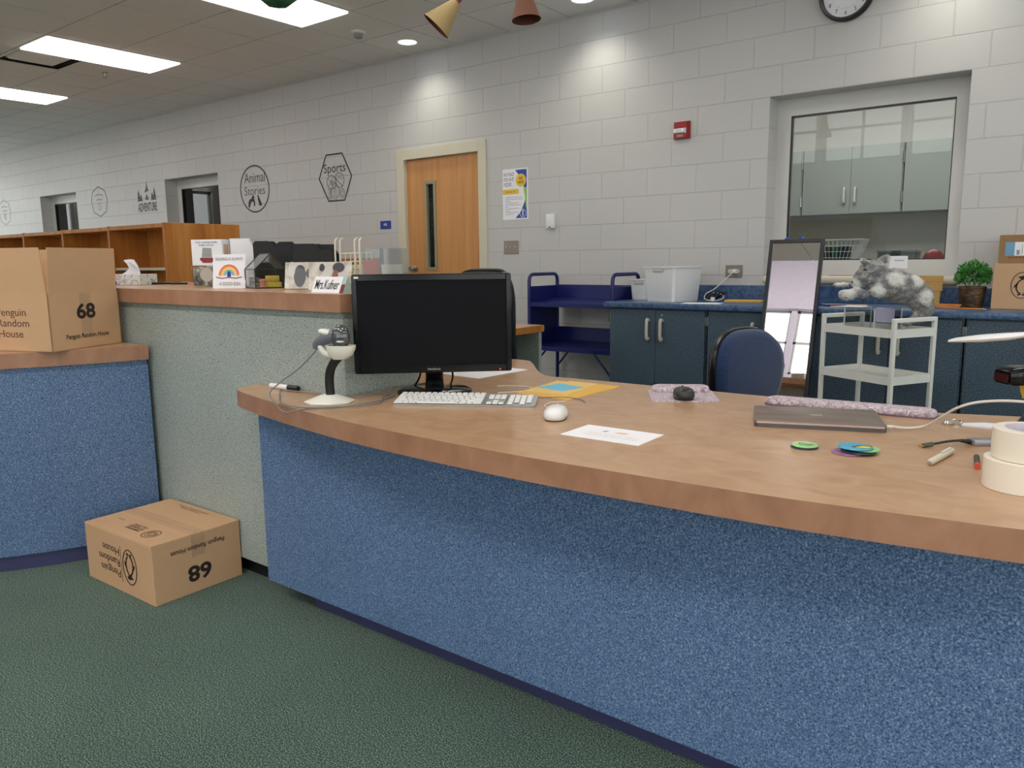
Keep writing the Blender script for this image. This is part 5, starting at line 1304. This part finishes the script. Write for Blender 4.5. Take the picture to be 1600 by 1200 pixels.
# rainbow card
LB = R(9)
t = thing('rainbow_card_sign', 'white card with a rainbow over an open book', 'card', mx=T3(-2.835, 1.800, KZ) @ RZ(R(31)) @ RX(-LB))
mb = MB(); mb.box(-.069, .069, 0, .003, 0, .137); mb.build('card', PAPER, t, 0)
mb = MB(); mb.prism([(-.02, .02), (.02, .02), (.0, .09)], 0, .002, T3(0, .003, 0) @ RX90); mb.xf(RX(R(0))); mb.build('easel_back', CARD, t, 0)
Tr = face_T((0, -.0006, 0), (1, 0, 0), (0, 0, 1))
for k, (c, r_) in enumerate((((224, 104, 84), .040), ((240, 158, 92), .034), ((246, 208, 110), .028), ((150, 196, 168), .022), ((120, 164, 200), .016))):
    mb = MB(); n = 22; a_ = [(r_ * math.cos(PI * q / n), .052 + r_ * 1.02 * math.sin(PI * q / n)) for q in range(n + 1)]; outline(mb, a_, .0062, 0, .0006, closed=False, T=Tr); mb.build('rainbow_band', plain('rainbow_%d' % k, c, .6), t, 0)
mb = MB(); mb.box(-.008, .008, .046, .062, 0, .0006, T=Tr); mb.prism(ring_pts(0, .064, .006, .007, 14), 0, .0006, Tr); mb.build('blue_reader', plain('reader_blue', (52, 62, 150), .6), t, 0)
mb = MB(); outline(mb, [(-.055, .045), (-.03, .040), (0, .044), (.03, .040), (.055, .045)], .004, 0, .0006, False, Tr); mb.build('open_book', plain('maroon_print', (140, 84, 76), .6), t, 0)
text('READING IS ALWAYS', MIDV, t, Tr @ T3(0, .118, .0004), w=.115, h=.012)
text('A GOOD IDEA', MIDV, t, Tr @ T3(.004, .018, .0004), w=.09, h=.014)
# tall white folder behind
t = thing('document_folder', 'tall pale grey document folder with a cut corner', 'folder', (-3.0, 1.985, KZ), R(36))
mb = MB(); mb.prism([(-.055, 0), (.065, 0), (.065, .14), (.032, .205), (-.055, .205)], -.006, .006, RX90); mb.build('cover', plain('pale_grey_card', (206, 208, 214), .6), t, 0)
mb = MB(); mb.prism([(-.050, .004), (.060, .004), (.060, .138), (.03, .20), (-.050, .20)], .006, .011, RX90); mb.build('papers', PAPER, t, 0)
# glass house terrarium with toy furniture
t = thing('glass_house_terrarium', 'little glass house with dark metal edges holding toy furniture', 'terrarium', (-2.652, 1.80, KZ), R(72))
HW, HL, HE, HR = .125, .135, .072, .132     # local x: right face, local y: left face
EDG = plain('dark_lead_edge', (52, 54, 52), .4, metal=.4)
c = {'a': V((0, 0, 0)), 'b': V((HW, 0, 0)), 'c': V((HW, HL, 0)), 'd': V((0, HL, 0))}
e = {k: v + V((0, 0, HE)) for k, v in c.items()}
r0, r1 = V((HW / 2, 0, HR)), V((HW / 2, HL, HR))
mb = MB()
for p, q in ((c['a'], c['b']), (c['b'], c['c']), (c['c'], c['d']), (c['d'], c['a']), (e['a'], e['b']), (e['b'], e['c']), (e['c'], e['d']), (e['d'], e['a']), (c['a'], e['a']), (c['b'], e['b']), (c['c'], e['c']), (c['d'], e['d']), (e['a'], r0), (e['b'], r0), (e['c'], r1), (e['d'], r1), (r0, r1)):
    mb.cyl(p + V((0, 0, .003)), q + V((0, 0, .003)), .0024, seg=6)
mb.build('metal_edges', EDG, t)
mb = MB()
for f_ in ([c['a'], c['b'], e['b'], e['a']], [c['b'], c['c'], e['c'], e['b']], [c['c'], c['d'], e['d'], e['c']], [c['d'], c['a'], e['a'], e['d']], [e['a'], e['b'], r0], [e['c'], e['d'], r1]):
    mb.face([p + V((0, 0, .003)) for p in f_])
mb.build('glass_panes', glassy('terrarium_glass', (236, 240, 238), .02, .97), t, 0)
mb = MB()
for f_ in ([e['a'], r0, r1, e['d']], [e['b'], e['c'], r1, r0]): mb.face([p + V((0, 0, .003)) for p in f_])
mb.build('roof_panes', frosted('roof_glass_painted_reflection', (150, 156, 158), .45, .3), t, 0)  # milky grey colour paints in the reflection on the roof glass
mb = MB(); mb.prism([(0.004, .004), (HW - .004, .004), (HW - .004, HL - .004), (.004, HL - .004)], 0, .004); mb.build('floor_tray', plain('pale_tray', (210, 196, 176), .6), t, 0)
TT = parent_mx(t)
def toy(name, label, cat, lx, ly, mb, m): 
    p = TT @ V((lx, ly, .0042)); return solo(mb, name, m, label, cat, p, R(72), group='toys inside the glass house')
toy('toy_sofa', 'toy sofa with yellow and pink cushions inside the glass house', 'toy', .085, .045, MB().box(-.028, .028, -.018, .018, 0, .02, bev=.003).box(-.028, .028, .010, .018, .02, .045, bev=.003), plain('toy_yellow_pink', (226, 196, 84), .7))
toy('toy_stool', 'salmon pink toy stool inside the glass house', 'toy', .035, .022, MB().lathe([(.012, 0), (.012, .022), (.016, .024), (.016, .032), (.001, .034)], 14), plain('salmon_toy', (212, 140, 116), .7))
toy('toy_armchair', 'grey toy armchair inside the glass house', 'toy', .030, .10, MB().box(-.022, .022, -.02, .02, 0, .018, bev=.003).box(-.022, .022, .012, .02, .018, .038, bev=.003), plain('toy_grey', (112, 112, 118), .7))
toy('toy_bench', 'dark brown toy bench inside the glass house', 'toy', .088, .10, MB().box(-.02, .02, -.02, .02, 0, .028, bev=.003), plain('toy_brown', (96, 60, 40), .7))
# black file organisers
def organiser(label, x, y, rz, w, h1, h2, cut):
    t = thing('file_organiser', label, 'organiser', (x, y, KZ), rz, 'black file organisers')
    mb = MB(); mb.box(-w / 2, w / 2, -.05, .05, 0, .006); mb.build('tray', MATTB, t, 0)
    for k, yy in enumerate((-.045, -.01, .03)):
        pts = [(-w / 2, 0), (w / 2, 0), (w / 2, h2 - .02), (w / 2 - .012, h2), (cut + .012, h2), (cut, h1 - .006), (cut - .008, h1), (-w / 2 + .010, h1), (-w / 2, h1 - .010)]
        if k == 1: pts = [(-a, b_ * .985) for a, b_ in pts]
        mb = MB(); mb.prism(pts, -.002, .002, T3(0, yy, .004) @ RX90); mb.build('divider', MATTB, t, 0)
    return t
organiser('black desktop file organiser behind the glass house', -2.835, 2.035, R(38), .165, .186, .166, -.01)
organiser('black desktop file organiser behind the animal photo blocks', -2.585, 2.05, R(34), .165, .170, .147, .012)
# animal photo blocks
def cow_block(label, x, y, rz, w, h, tilt, variant):
    t = thing('photo_block', label, 'photo frame', mx=T3(x, y, KZ) @ RZ(rz) @ RX(-tilt), group='acrylic animal photo blocks')
    P_ = ramp_noise('straw_photo_%d' % variant, [(.35, (186, 172, 152)), (.5, (220, 208, 192)), (.68, (240, 234, 224))], 34, .35, 4)
    mb = MB(); mb.box(-w / 2, w / 2, -.006, .008, 0, h, bev=.0015, seg=1); mb.build('acrylic_block', CLEAR, t)
    mb = MB(); mb.box(-w / 2 + .002, w / 2 - .002, -.004, -.002, .002, h - .002); mb.build('photo', P_, t, 0)
    Tq = face_T((0, -.0041, h / 2), (1, 0, 0), (0, 0, 1))
    WH = bpy.data.materials.get('photo_white') or plain('photo_white', (224, 218, 212), .4); DK = bpy.data.materials.get('photo_dark') or plain('photo_dark', (62, 54, 62), .4); BR = bpy.data.materials.get('photo_brown') or plain('photo_brown', (150, 98, 74), .4)
    L_ = [(WH, ring_pts(.035, .0, .028, .046, 20)), (DK, ring_pts(-.025, -.002, .024, .042, 20, .3)), (DK, ring_pts(.012, .008, .014, .018, 16)), (BR, ring_pts(.042, .034, .014, .012, 14)), (WH, ring_pts(-.058, .022, .014, .03, 14))] if variant == 0 else [(DK, ring_pts(.03, .03, .022, .018, 16)), (WH, [(-.05, -.03), (-.02, .03), (.005, .035), (-.005, -.03)]), (BR, [(-.005, -.04), (.012, .02), (.028, .018), (.028, -.04)]), (WH, ring_pts(.045, -.015, .018, .03, 16)), (DK, ring_pts(-.030, .03, .010, .014, 12))]
    for k, (m, pts) in enumerate(L_):
        mb = MB(); mb.prism(pts, .0002 * k, .0002 * k + .0003, Tq); mb.build('animal_shape', m, t, 0)
    return t
cow_block('photo block of a dark and a white calf, left of the name card', -2.405, 1.85, R(30), .172, .104, R(12), 0)
cow_block('photo block of calves half hidden by the name card', -2.20, 1.795, R(32), .160, .104, R(12), 1)
# name card
t = thing('name_card', 'folded white name card hand-lettered in black', 'name card', (-2.062, 1.695, KZ), R(-5))
mb = MB(); mb.loft([[V((x, -.022, 0)), V((x, .022, 0)), V((x, .0, .052))] for x in (-.098, .062)]); mb.build('card', PAPER, t, 0)
sl = math.atan2(.052, .022)
text('Mrs.Kufner', INK, t, face_T((-.016, -.0118, .0268), (1, 0, 0), (0, math.cos(sl), math.sin(sl))), w=.135, h=.034, name='hand_lettering', bold=.005)
mb = MB(); mb.loft([[V((x, -.022, 0)), V((x, .022, 0)), V((x, .0, .052))] for x in (.063, .085)]); mb.build('coloured_end', plain('teal_print', (168, 190, 178), .6), t, 0)
mb = MB(); mb.prism([(.066, .0), (.085, .0), (.085, .030), (.066, .030)], 0, .0006, face_T((0, -.0226, 0), (1, 0, 0), (0, math.cos(sl), math.sin(sl)))); mb.build('maroon_patch', plain('maroon_patch', (112, 26, 44), .6), t, 0)
# acrylic racks at the end of the counter
t = thing('wire_rack', 'cream wire rack with tall bent prongs at the counter end', 'rack', (-2.262, 1.965, KZ), R(36))
mb = MB()
for x in (-.062, -.044, .010, .028): mb.tube(bez([(x, -.03, .005), (x, -.03, .16), (x + .004, -.026, .182), (x + .006, .0, .186)], 5), .0032, 7)
for z in (.02, .05, .075, .10, .13): mb.tube([(-.045, -.03, z), (.062, -.03, z + .004), (.062, .03, z + .002), (-.045, .03, z)], .0022, 6, closed=True)
for x in (-.04, -.02, .0, .02, .04, .06): mb.cyl((x, .03, .01), (x, .03, .135), .002, seg=6)
mb.tube([(-.06, -.03, .004), (.065, -.03, .004), (.065, .03, .004), (-.06, .03, .004)], .003, 6, closed=True)
mb.build('wire_frame', plain('cream_wire', (222, 216, 196), .4), t)
mb = MB(); mb.box(-.04, .03, -.024, .02, .008, .09); mb.build('paper_slips', PALEPAPER, t, 0)
for k, (x, y, w, lab, pink) in enumerate(((-2.105, 1.912, .07, 'clear acrylic holder with pinkish cards, next to the wire rack', True), (-1.992, 1.905, .085, 'clear acrylic holder nearest the wood door, almost empty', False))):
    t = thing('acrylic_holder', lab, 'holder', (x, y, KZ), R(34), 'clear acrylic holders')
    mb = MB(); 
    for (a, b_, c_, d_) in ((-w / 2, w / 2, -.03, -.027), (-w / 2, w / 2, .027, .03), (-w / 2, -w / 2 + .003, -.027, .027), (w / 2 - .003, w / 2, -.027, .027)): mb.box(a, b_, c_, d_, 0, .145)
    mb.box(-w / 2, w / 2, -.03, .03, 0, .003); mb.build('clear_walls', CLEAR, t, 0)
    mb = MB(); mb.box(-w / 2 + .006, w / 2 - .006, -.02, .015, .004, .105 if pink else .09); mb.build('cards', plain('pink_cards', (190, 120, 110), .7) if pink else plain('pale_cards', (198, 192, 182), .7), t, 0)

# ------------------------------------------------------------------ on the blue worktop
WZt = .8906
def basket(label, loc, rz, w, l, h, group='white plastic baskets'):
    t = thing('plastic_basket', label, 'basket', loc, rz, group)
    m = bpy.data.materials.get('perforated_white_plastic')
    if m is None:
        m, nt, b = new_mat('perforated_white_plastic'); N, L = nt.nodes, nt.links
        tc = N.new('ShaderNodeTexCoord'); sp = N.new('ShaderNodeSeparateXYZ'); L.new(tc.outputs['Object'], sp.inputs[0])
        ax = N.new('ShaderNodeMath'); ax.operation = 'ADD'; L.new(sp.outputs[0], ax.inputs[0]); L.new(sp.outputs[1], ax.inputs[1])
        def wave(src, f):
            mlt = N.new('ShaderNodeMath'); mlt.operation = 'MULTIPLY'; mlt.inputs[1].default_value = f; L.new(src, mlt.inputs[0])
            sn = N.new('ShaderNodeMath'); sn.operation = 'SINE'; L.new(mlt.outputs[0], sn.inputs[0]); return sn.outputs[0]
        pr_ = N.new('ShaderNodeMath'); pr_.operation = 'MULTIPLY'; L.new(wave(ax.outputs[0], 2 * PI / .020), pr_.inputs[0]); L.new(wave(sp.outputs[2], 2 * PI / .020), pr_.inputs[1])
        gt = N.new('ShaderNodeMath'); gt.operation = 'GREATER_THAN'; gt.inputs[1].default_value = .45; L.new(pr_.outputs[0], gt.inputs[0])
        zl = N.new('ShaderNodeMath'); zl.operation = 'GREATER_THAN'; zl.inputs[1].default_value = .03; L.new(sp.outputs[2], zl.inputs[0])
        zz = N.new('ShaderNodeMath'); zz.operation = 'MULTIPLY'; L.new(gt.outputs[0], zz.inputs[0]); L.new(zl.outputs[0], zz.inputs[1])
        mx = N.new('ShaderNodeMix'); mx.data_type = 'RGBA'; mx.inputs[6].default_value = lin((240, 240, 240)); mx.inputs[7].default_value = lin((206, 207, 210)); L.new(zz.outputs[0], mx.inputs[0]); L.new(mx.outputs[2], b.inputs['Base Color']); b.inputs['Roughness'].default_value = .4
    mb = MB(); rg = lambda s, z, g=0: [V((x, y, z)) for x, y in rrect(w * s - g, l * s - g, .022, 4)]
    mb.loft([rg(.86, 0), rg(.88, .004), rg(1, h), rg(1, h, .006), rg(.88, .006, .006)], True); mb.build('body', m, t)
    mb = MB(); rr = [rg(1.0, h - .006), rg(1.0, h - .006, -.018), rg(1.0, h + .002, -.018), rg(1.0, h + .002, .004), rg(1.0, h - .006, .004)]
    mb.loft(rr, caps=False); mb.build('rim', WHITEP, t)
    mb = MB()
    for sx in (-1, 1): mb.box(-.045, .045, sx * (l / 2 + .004) - .003, sx * (l / 2 + .004) + .003, h - .034, h - .012, bev=.003)
    mb.build('handle_lip', plain('lip_painted_shade', (186, 186, 186), .5) if 'lip_painted_shade' not in bpy.data.materials else bpy.data.materials['lip_painted_shade'], t)  # grey lip colour paints in the shade of the handle notch
    return t
basket('large white plastic basket on the end of the blue worktop', (-2.513, 5.135, WZt), R(-15), .285, .31, .245)
basket('small white plastic basket behind the large one', (-2.83, 5.30, WZt), R(-8), .17, .14, .15)
t = thing('cable_bundle', 'coiled black and white charger cables beside the large basket', 'cable', (-2.27, 5.28, WZt))
mb = MB()
for k in range(5): mb.tube([(.03 * math.cos(a) * (1 + .15 * k) + .02 * k - .02, .03 * math.sin(a + k) , .012 + .028 + .032 * math.sin(a * 1.0 + .4 * k) * (1 - .08 * k)) for a in [2 * PI * q / 18 for q in range(18)]], .005, 7, closed=True)
mb.tube(bez([(.0, 0, .06), (-.01, .02, .09), (-.03, .03, .105)], 5), .003, 6); mb.build('black_coil', BLACKCORD, t)
mb = MB(); mb.tube(bez([(.07, .19, .205), (.03, .14, .15), (.0, .02, .085), (-.04, -.02, .055), (-.05, -.03, .02), (0, -.05, .006), (.06, -.04, .01), (.09, -.02, .03), (.05, 0, .055), (0, .0, .06)], 7), .0035, 7); mb.build('white_lead', WHITECORD, t)
mb = MB(); mb.box(.055, .085, .195, .235, .190, .222, bev=.006); mb.build('plug', WHITEP, t)
mb = MB(); mb.box(.0, .028, -.045, -.015, .0, .03, bev=.006); mb.build('adapter_block', WHITEP, t)
sheet('envelope', 'yellow envelope lying under the charger cables', 'envelope', (-2.045, 5.30, WZt), R(8), .25, .12, MANILA, .012)
sheet('paper_sheet', 'white paper sheet at the worktop edge by the large basket', 'paper', (-2.22, 4.99, WZt), R(10), .26, .16, PAPER)
t = thing('leafy_plant', 'bushy green plant in a dark woven pot', 'plant', (-.662, 5.25, WZt))
mb = MB(); mb.lathe([(.001, 0), (.055, 0), (.064, .03), (.070, .09), (.072, .125), (.066, .125), (.062, .10), (.001, .098)], 30); mb.build('pot', ramp_noise('dark_woven_pot', [(.35, (34, 22, 14)), (.55, (78, 54, 28)), (.7, (120, 90, 46))], 26, .6, 4, stretch=(1, 1, 3)), t)
mb = MB(); rnd = random.Random(3)
for k in range(900):
    th, ph = rnd.uniform(0, 2 * PI), math.acos(rnd.uniform(-.55, 1))
    d = V((math.sin(ph) * math.cos(th), math.sin(ph) * math.sin(th), math.cos(ph)))
    rr = rnd.uniform(.5, 1.0)
    p = V((d.x * .086 * rr, d.y * .085 * rr, .185 + d.z * .078 * rr))
    q = (d + V((rnd.uniform(-.8, .8), rnd.uniform(-.8, .8), rnd.uniform(-.3, .8)))).normalized()
    s = q.orthogonal().normalized(); s.rotate(Matrix.Rotation(rnd.uniform(0, 6), 3, q))
    ln, wd = rnd.uniform(.018, .030), rnd.uniform(.005, .008); nn = q.cross(s) * .004
    mb.face([p, p + q * ln * .5 + s * wd + nn, p + q * ln, p + q * ln * .5 - s * wd + nn])
mb.build('foliage', ramp_noise('fresh_green_leaf', [(.3, (38, 92, 36)), (.5, (70, 140, 60)), (.7, (116, 178, 92))], 40, .5, 2), t, 0)
mb = MB()
for k in range(9): a = k * .7; mb.cyl((.02 * math.cos(a), .02 * math.sin(a), .09), (.06 * math.cos(a), .05 * math.sin(a), .18), .002, seg=5)
mb.build('stems', plain('plant_stem', (70, 96, 50), .6), t)
# publisher cartons on the worktop
t = thing('cardboard_box', 'sealed cardboard carton with a penguin emblem beside the plant', 'box', (-.318, 5.345, WZt), 0, 'publisher cartons')
mb = MB(); mb.box(-.24, .24, -.15, .135, 0, .256, bev=.002, seg=1); mb.build('body', CARD, t, 0)
mb = MB(); penguin_mark(mb, 1.15); mb.xf(face_T((-.098, -.1508, .135), (1, 0, 0), (0, 0, 1))); mb.build('penguin_emblem', INK, t, 0)
text('Penguin\nRandom\nHouse', INK, t, face_T((.06, -.1508, .135), (1, 0, 0), (0, 0, 1)), w=.13, h=.13, align='LEFT')
t = thing('cardboard_box', 'smaller carton with a shipping label on top of the emblem carton', 'box', (-.318, 5.355, WZt + .2565), 0, 'publisher cartons')
mb = MB(); mb.box(-.225, .225, -.135, .12, 0, .158, bev=.002, seg=1); mb.build('body', CARDIN, t, 0)
mb = MB(); mb.box(-.175, .07, -.1365, -.135, .042, .118); lb = mb.build('shipping_label', PAPER, t, 0)
mb = MB(); mb.box(-.195, -.150, -.137, -.1362, .042, .118); mb.build('blue_strip', plain('label_blue', (112, 160, 190), .6), lb, 0)
mb = MB()
for k in range(9): mb.box(-.140, -.125, -.1372, -.1364, .048 + .003 * k, .0495 + .003 * k)
mb.build('printed_bars', INK, lb, 0)
mb = MB()
for k in range(4): mb.box(-.115 + .012 * k, -.112 + .012 * k, -.1372, -.1364, .05, .10 - .008 * (k % 2))
mb.build('printed_lines', FAINT, lb, 0)
mb = MB()
for k in range(22): mb.box(-.175 + .016 * k, -.166 + .016 * k, -.1358, -.1345, .030, .034)
mb.build('perforation', INK, t, 0)
for k, (x, y, z, w, l, h, rz, lab) in enumerate(((-.895, 5.30, 0, .118, .12, .095, 8, 'lower of two golden-brown boxes behind the plush animal'), (-.895, 5.30, .0952, .135, .135, .09, 10, 'upper of two golden-brown boxes behind the plush animal'))):
    t = thing('gold_box', lab, 'box', (x, y, WZt + z), R(rz), 'golden-brown boxes')
    GB = bpy.data.materials.get('golden_kraft') or plain('golden_kraft', (186, 146, 78), .6)
    mb = MB(); mb.box(-w / 2, w / 2, -l / 2, l / 2, 0, h * .8); mb.build('body', GB, t, 0)
    mb = MB(); mb.box(-w / 2 - .002, w / 2 + .002, -l / 2 - .002, l / 2 + .002, h * .6, h, bev=.001, seg=1); mb.build('lid', GB, t, 0)
rnd = random.Random(5)
for k in range(5):
    t = thing('pencil', 'orange pencil in the loose heap by the golden boxes' , 'pencil', (-.80 + .006 * k, 5.15 + .012 * k, WZt + .0001 + .0075 * (k // 2)), R(160 + rnd.uniform(-18, 18)), 'orange pencils in the heap')
    mb = MB(); mb.cyl((-.075, 0, .0037), (.06, 0, .0037), .0037, seg=6); mb.build('shaft', plain('orange_paint', (220, 140, 62), .5) if 'orange_paint' not in bpy.data.materials else bpy.data.materials['orange_paint'], t, 0)
    mb = MB(); mb.cyl((.06, 0, .0037), (.075, 0, .0037), .0037, .0006, seg=6); mb.build('tip', PALEPAPER, t, 0)
t = thing('pencil', 'single orange pencil lying in front of the leafy plant', 'pencil', (-.64, 5.10, WZt), R(-8))
mb = MB(); mb.cyl((-.08, 0, .004), (.06, 0, .004), .004, seg=6); mb.build('shaft', bpy.data.materials['orange_paint'], t, 0)
mb = MB(); mb.cyl((.06, 0, .004), (.076, 0, .004), .004, .0006, seg=6); mb.build('tip', PALEPAPER, t, 0)
solo(MB().box(-.02, .02, -.012, .012, 0, .016, bev=.003), 'board_eraser', MATTB, 'small black block on the worktop left of the plant', 'eraser', (-.775, 5.33, WZt), R(6))
solo(MB().box(-.17, .17, -.012, .012, 0, .006), 'wooden_ruler', plain('red_brown_wood', (190, 112, 78), .6), 'red-brown wooden stick on the window ledge', 'ruler', (-1.40, 5.60, 1.0642), R(1))
t = thing('wall_note_sign', 'white note taped below the office window frame', 'note', mx=face_T((-1.155, 5.6885, 1.155), (1, 0, 0), (0, 0, 1)))
mb = MB(); mb.box(-.055, .055, -.04, .04, 0, .001); mb.build('paper', PAPER, t, 0)
text('kitchen', INK, t, T3(.005, .012, .0012), w=.055, h=.012)
for k, (x, y, rz, w, l, m, lab) in enumerate(((-1.30, 5.10, 12, .20, .26, plain('peach_paper', (222, 176, 140), .7), 'peach paper on the worktop behind the plush animal'), (-1.25, 5.00, -10, .16, .10, PAPER, 'white paper slip lying over the peach paper'), (-1.40, 5.12, 30, .12, .16, plain('violet_folder', (92, 92, 140), .6), 'violet folder on the worktop beside the mirror'))):
    sheet('paper_sheet' if k < 2 else 'document_folder', lab, 'paper' if k < 2 else 'folder', (x, y, WZt + .003 * k), R(rz), w, l, m, .003)

# ------------------------------------------------------------------ on the utility cart
CA = R(90 - 28.6)
CM_ = T3(-.876, 4.319, 0) @ RZ(CA)
def on_cart(x, y, z=.791): return CM_ @ V((x, y, z))
p = on_cart(.14, .262, .7915)
t = thing('acrylic_sign_holder', 'clear acrylic sign holder on the cart under the plush animal', 'holder', p, CA + R(90))
mb = MB()
for (a, b_, c_, d_) in ((-.1, .1, -.1, -.097), (-.1, .1, .097, .1), (-.1, -.097, -.097, .097), (.097, .1, -.097, .097)): mb.box(a, b_, c_, d_, 0, .128)
mb.build('clear_walls', CLEAR, t, 0)
mb = MB()
for x in (-.1, .1):
    for y in (-.1, .1): mb.box(x - .003, x + .003, y - .003, y + .003, 0, .128)
mb.build('bright_edges', frosted('acrylic_edge', (214, 220, 224), .65), t, 0)
mb = MB(); mb.box(-.09, .03, -.06, -.058, .045, .125); mb.build('lilac_sheet', plain('lilac_paper', (196, 192, 222), .7), t, 0)
p = on_cart(.14, .085, .7915)
solo(MB().box(-.095, .095, -.06, .06, 0, .010).box(-.09, .09, -.056, .056, .010, .016, T=RZ(.06)), 'paper_stack', plain('tan_paper_stack', (206, 170, 116), .7), 'stack of tan booklets on the right end of the cart', 'booklet', p, CA + R(4), smooth=0)
# the plush animal: one sewn body, fur in grey and white
t = thing('plush_animal', 'grey and white plush animal draped over the sign holder', 'plush toy', on_cart(.13, .2, .957) + V((0, 0, .0)), YA)
BO = parent_mx(t)
def pl_(px, py, d=0): 
    """local point from a front view in pixels of the photograph's scale (0.00385 m per pixel), depth d"""
    return V(((px - 1378) * .00345, d, (470 - py) * .00345 + .0))
FUR = [  # centre (px,py,depth), radii, rotation about y (deg), shade
    ((1398, 446, 0), (.108, .090, .086), 25), ((1420, 452, .01), (.085, .08, .080), 35), ((1374, 446, -.01), (.075, .075, .062), 10),
    ((1360, 424, -.01), (.072, .066, .062), 10), ((1344, 432, -.02), (.045, .048, .042), 20), ((1333, 441, -.02), (.030, .034, .026), 25),
    ((1341, 408, -.04), (.026, .014, .016), 25), ((1380, 407, .03), (.044, .018, .024), -32),
    ((1334, 457, -.045), (.062, .028, .026), 6), ((1316, 459, -.05), (.044, .030, .029), 8), ((1360, 455, -.075), (.045, .030, .028), 8), ((1318, 444, .03), (.05, .02, .012), 0),
    ((1434, 466, -.03), (.060, .055, .075), 30), ((1443, 482, -.04), (.038, .036, .050), 10), ((1430, 494, -.04), (.030, .030, .038), -30), ((1415, 502, -.04), (.034, .026, .021), -30)]
mb = MB(); rnd = random.Random(11)
E3 = []
for (px, py, d), rad, ang in FUR:
    c_ = pl_(px, py, d); rad = tuple(q * 1.02 for q in rad); Rm = RY(R(ang)); E3.append((c_, rad, Rm)); mb.ell(c_, rad, T=Rm, u=18, v=12)
def inside(p, skip):
    for k, (c_, rad, Rm) in enumerate(E3):
        if k == skip: continue
        q = Rm.inverted() @ (p - c_)
        if (q.x / rad[0]) ** 2 + (q.y / rad[1]) ** 2 + (q.z / rad[2]) ** 2 < .94: return True
    return False
body = mb.build('body', None, t, 180)
rm = body.modifiers.new('skin', 'REMESH'); rm.mode = 'VOXEL'; rm.voxel_size = .007
sm = body.modifiers.new('soft', 'SMOOTH'); sm.factor = .6; sm.iterations = 4
tx = bpy.data.textures.new('fur_lumps', 'CLOUDS'); tx.noise_scale = .018
dm = body.modifiers.new('lumps', 'DISPLACE'); dm.texture = tx; dm.strength = .010; dm.mid_level = .5
bpy.context.view_layer.update()
dg_ = bpy.context.evaluated_depsgraph_get(); ev = body.evaluated_get(dg_); me2 = bpy.data.meshes.new_from_object(ev)
body.modifiers.clear()
mb = MB(); mb.bm.from_mesh(me2); mb.bm.faces.ensure_lookup_table()
for f in mb.bm.faces: f.tag = True
fl_ = list(mb.bm.faces)
for k in range(5200):
    f = rnd.choice(fl_); p = f.calc_center_median(); n = f.normal
    q = (n * .55 + V((.45, rnd.uniform(-.5, .5), -.55)) + V((rnd.uniform(-.3, .3), 0, rnd.uniform(-.3, .3)))).normalized()
    s = q.cross(n); s = s.normalized() * .0016 if s.length > 1e-4 else V((.0016, 0, 0)); ln = rnd.uniform(.008, .019)
    p = p - n * .002
    a_, b_, c_ = mb.bm.verts.new(p + s), mb.bm.verts.new(p - s), mb.bm.verts.new(p + q * ln)
    mb.bm.faces.new((a_, b_, c_)).tag = True
# fur shade by patch, blended: 0 grey fur, 1 pale fur
pale = [(pl_(1316, 459, -.05), .060), (pl_(1360, 455, -.075), .052), (pl_(1331, 447, -.03), .046), (pl_(1318, 444, .03), .06), (pl_(1334, 406, -.04), .020), (pl_(1390, 408, .03), .034), (pl_(1388, 434, -.08), .058), (pl_(1424, 436, -.05), .050), (pl_(1436, 464, -.08), .050)]
lay = mb.bm.verts.layers.float.new('fur_shade')
from mathutils import noise as _nz
for v_ in mb.bm.verts:
    k_ = 0.0
    for a, r_ in pale: k_ = max(k_, min(1.0, max(0.0, (r_ - (v_.co - a).length) / (r_ * .55))))
    v_[lay] = min(1.0, max(0.0, k_ + .12 + .42 * _nz.noise(V((v_.co.x * 26, v_.co.y * 26, v_.co.z * 44))) + .5 * _nz.noise(v_.co * 110)))
m_, nt_, b_ = new_mat('grey_plush_fur'); N_, L_ = nt_.nodes, nt_.links
at = N_.new('ShaderNodeAttribute'); at.attribute_name = 'fur_shade'
mx_ = N_.new('ShaderNodeMix'); mx_.data_type = 'RGBA'; mx_.inputs[6].default_value = lin((112, 111, 113)); mx_.inputs[7].default_value = lin((214, 212, 207))
L_.new(at.outputs['Fac'], mx_.inputs[0]); L_.new(mx_.outputs[2], b_.inputs['Base Color']); b_.inputs['Roughness'].default_value = .95; b_.inputs['Specular IOR Level'].default_value = .1; b_.inputs['Sheen Weight'].default_value = .4
GREYFUR = PALEFUR = m_
bpy.data.objects.remove(body)
me3 = mb.bm; me_ = bpy.data.meshes.new('body'); me3.to_mesh(me_); me3.free(); me_.materials.append(GREYFUR); me_.materials.append(PALEFUR)
for pp in me_.polygons: pp.use_smooth = True
link('body', me_, t)
mb = MB(); mb.ell(pl_(1341, 421, -.062), (.010, .006, .005)); mb.build('eye_patch', plain('dark_fur', (52, 50, 52), .9), t)
mb = MB(); mb.ell(pl_(1312, 463, -.075), (.008, .004, .0035)); mb.build('paw_pad', plain('tan_pad', (150, 104, 70), .8), t)
mb = MB(); mb.ell(pl_(1326, 440, -.035), (.007, .008, .006)); mb.build('nose', plain('dark_nose', (70, 62, 62), .6), t)
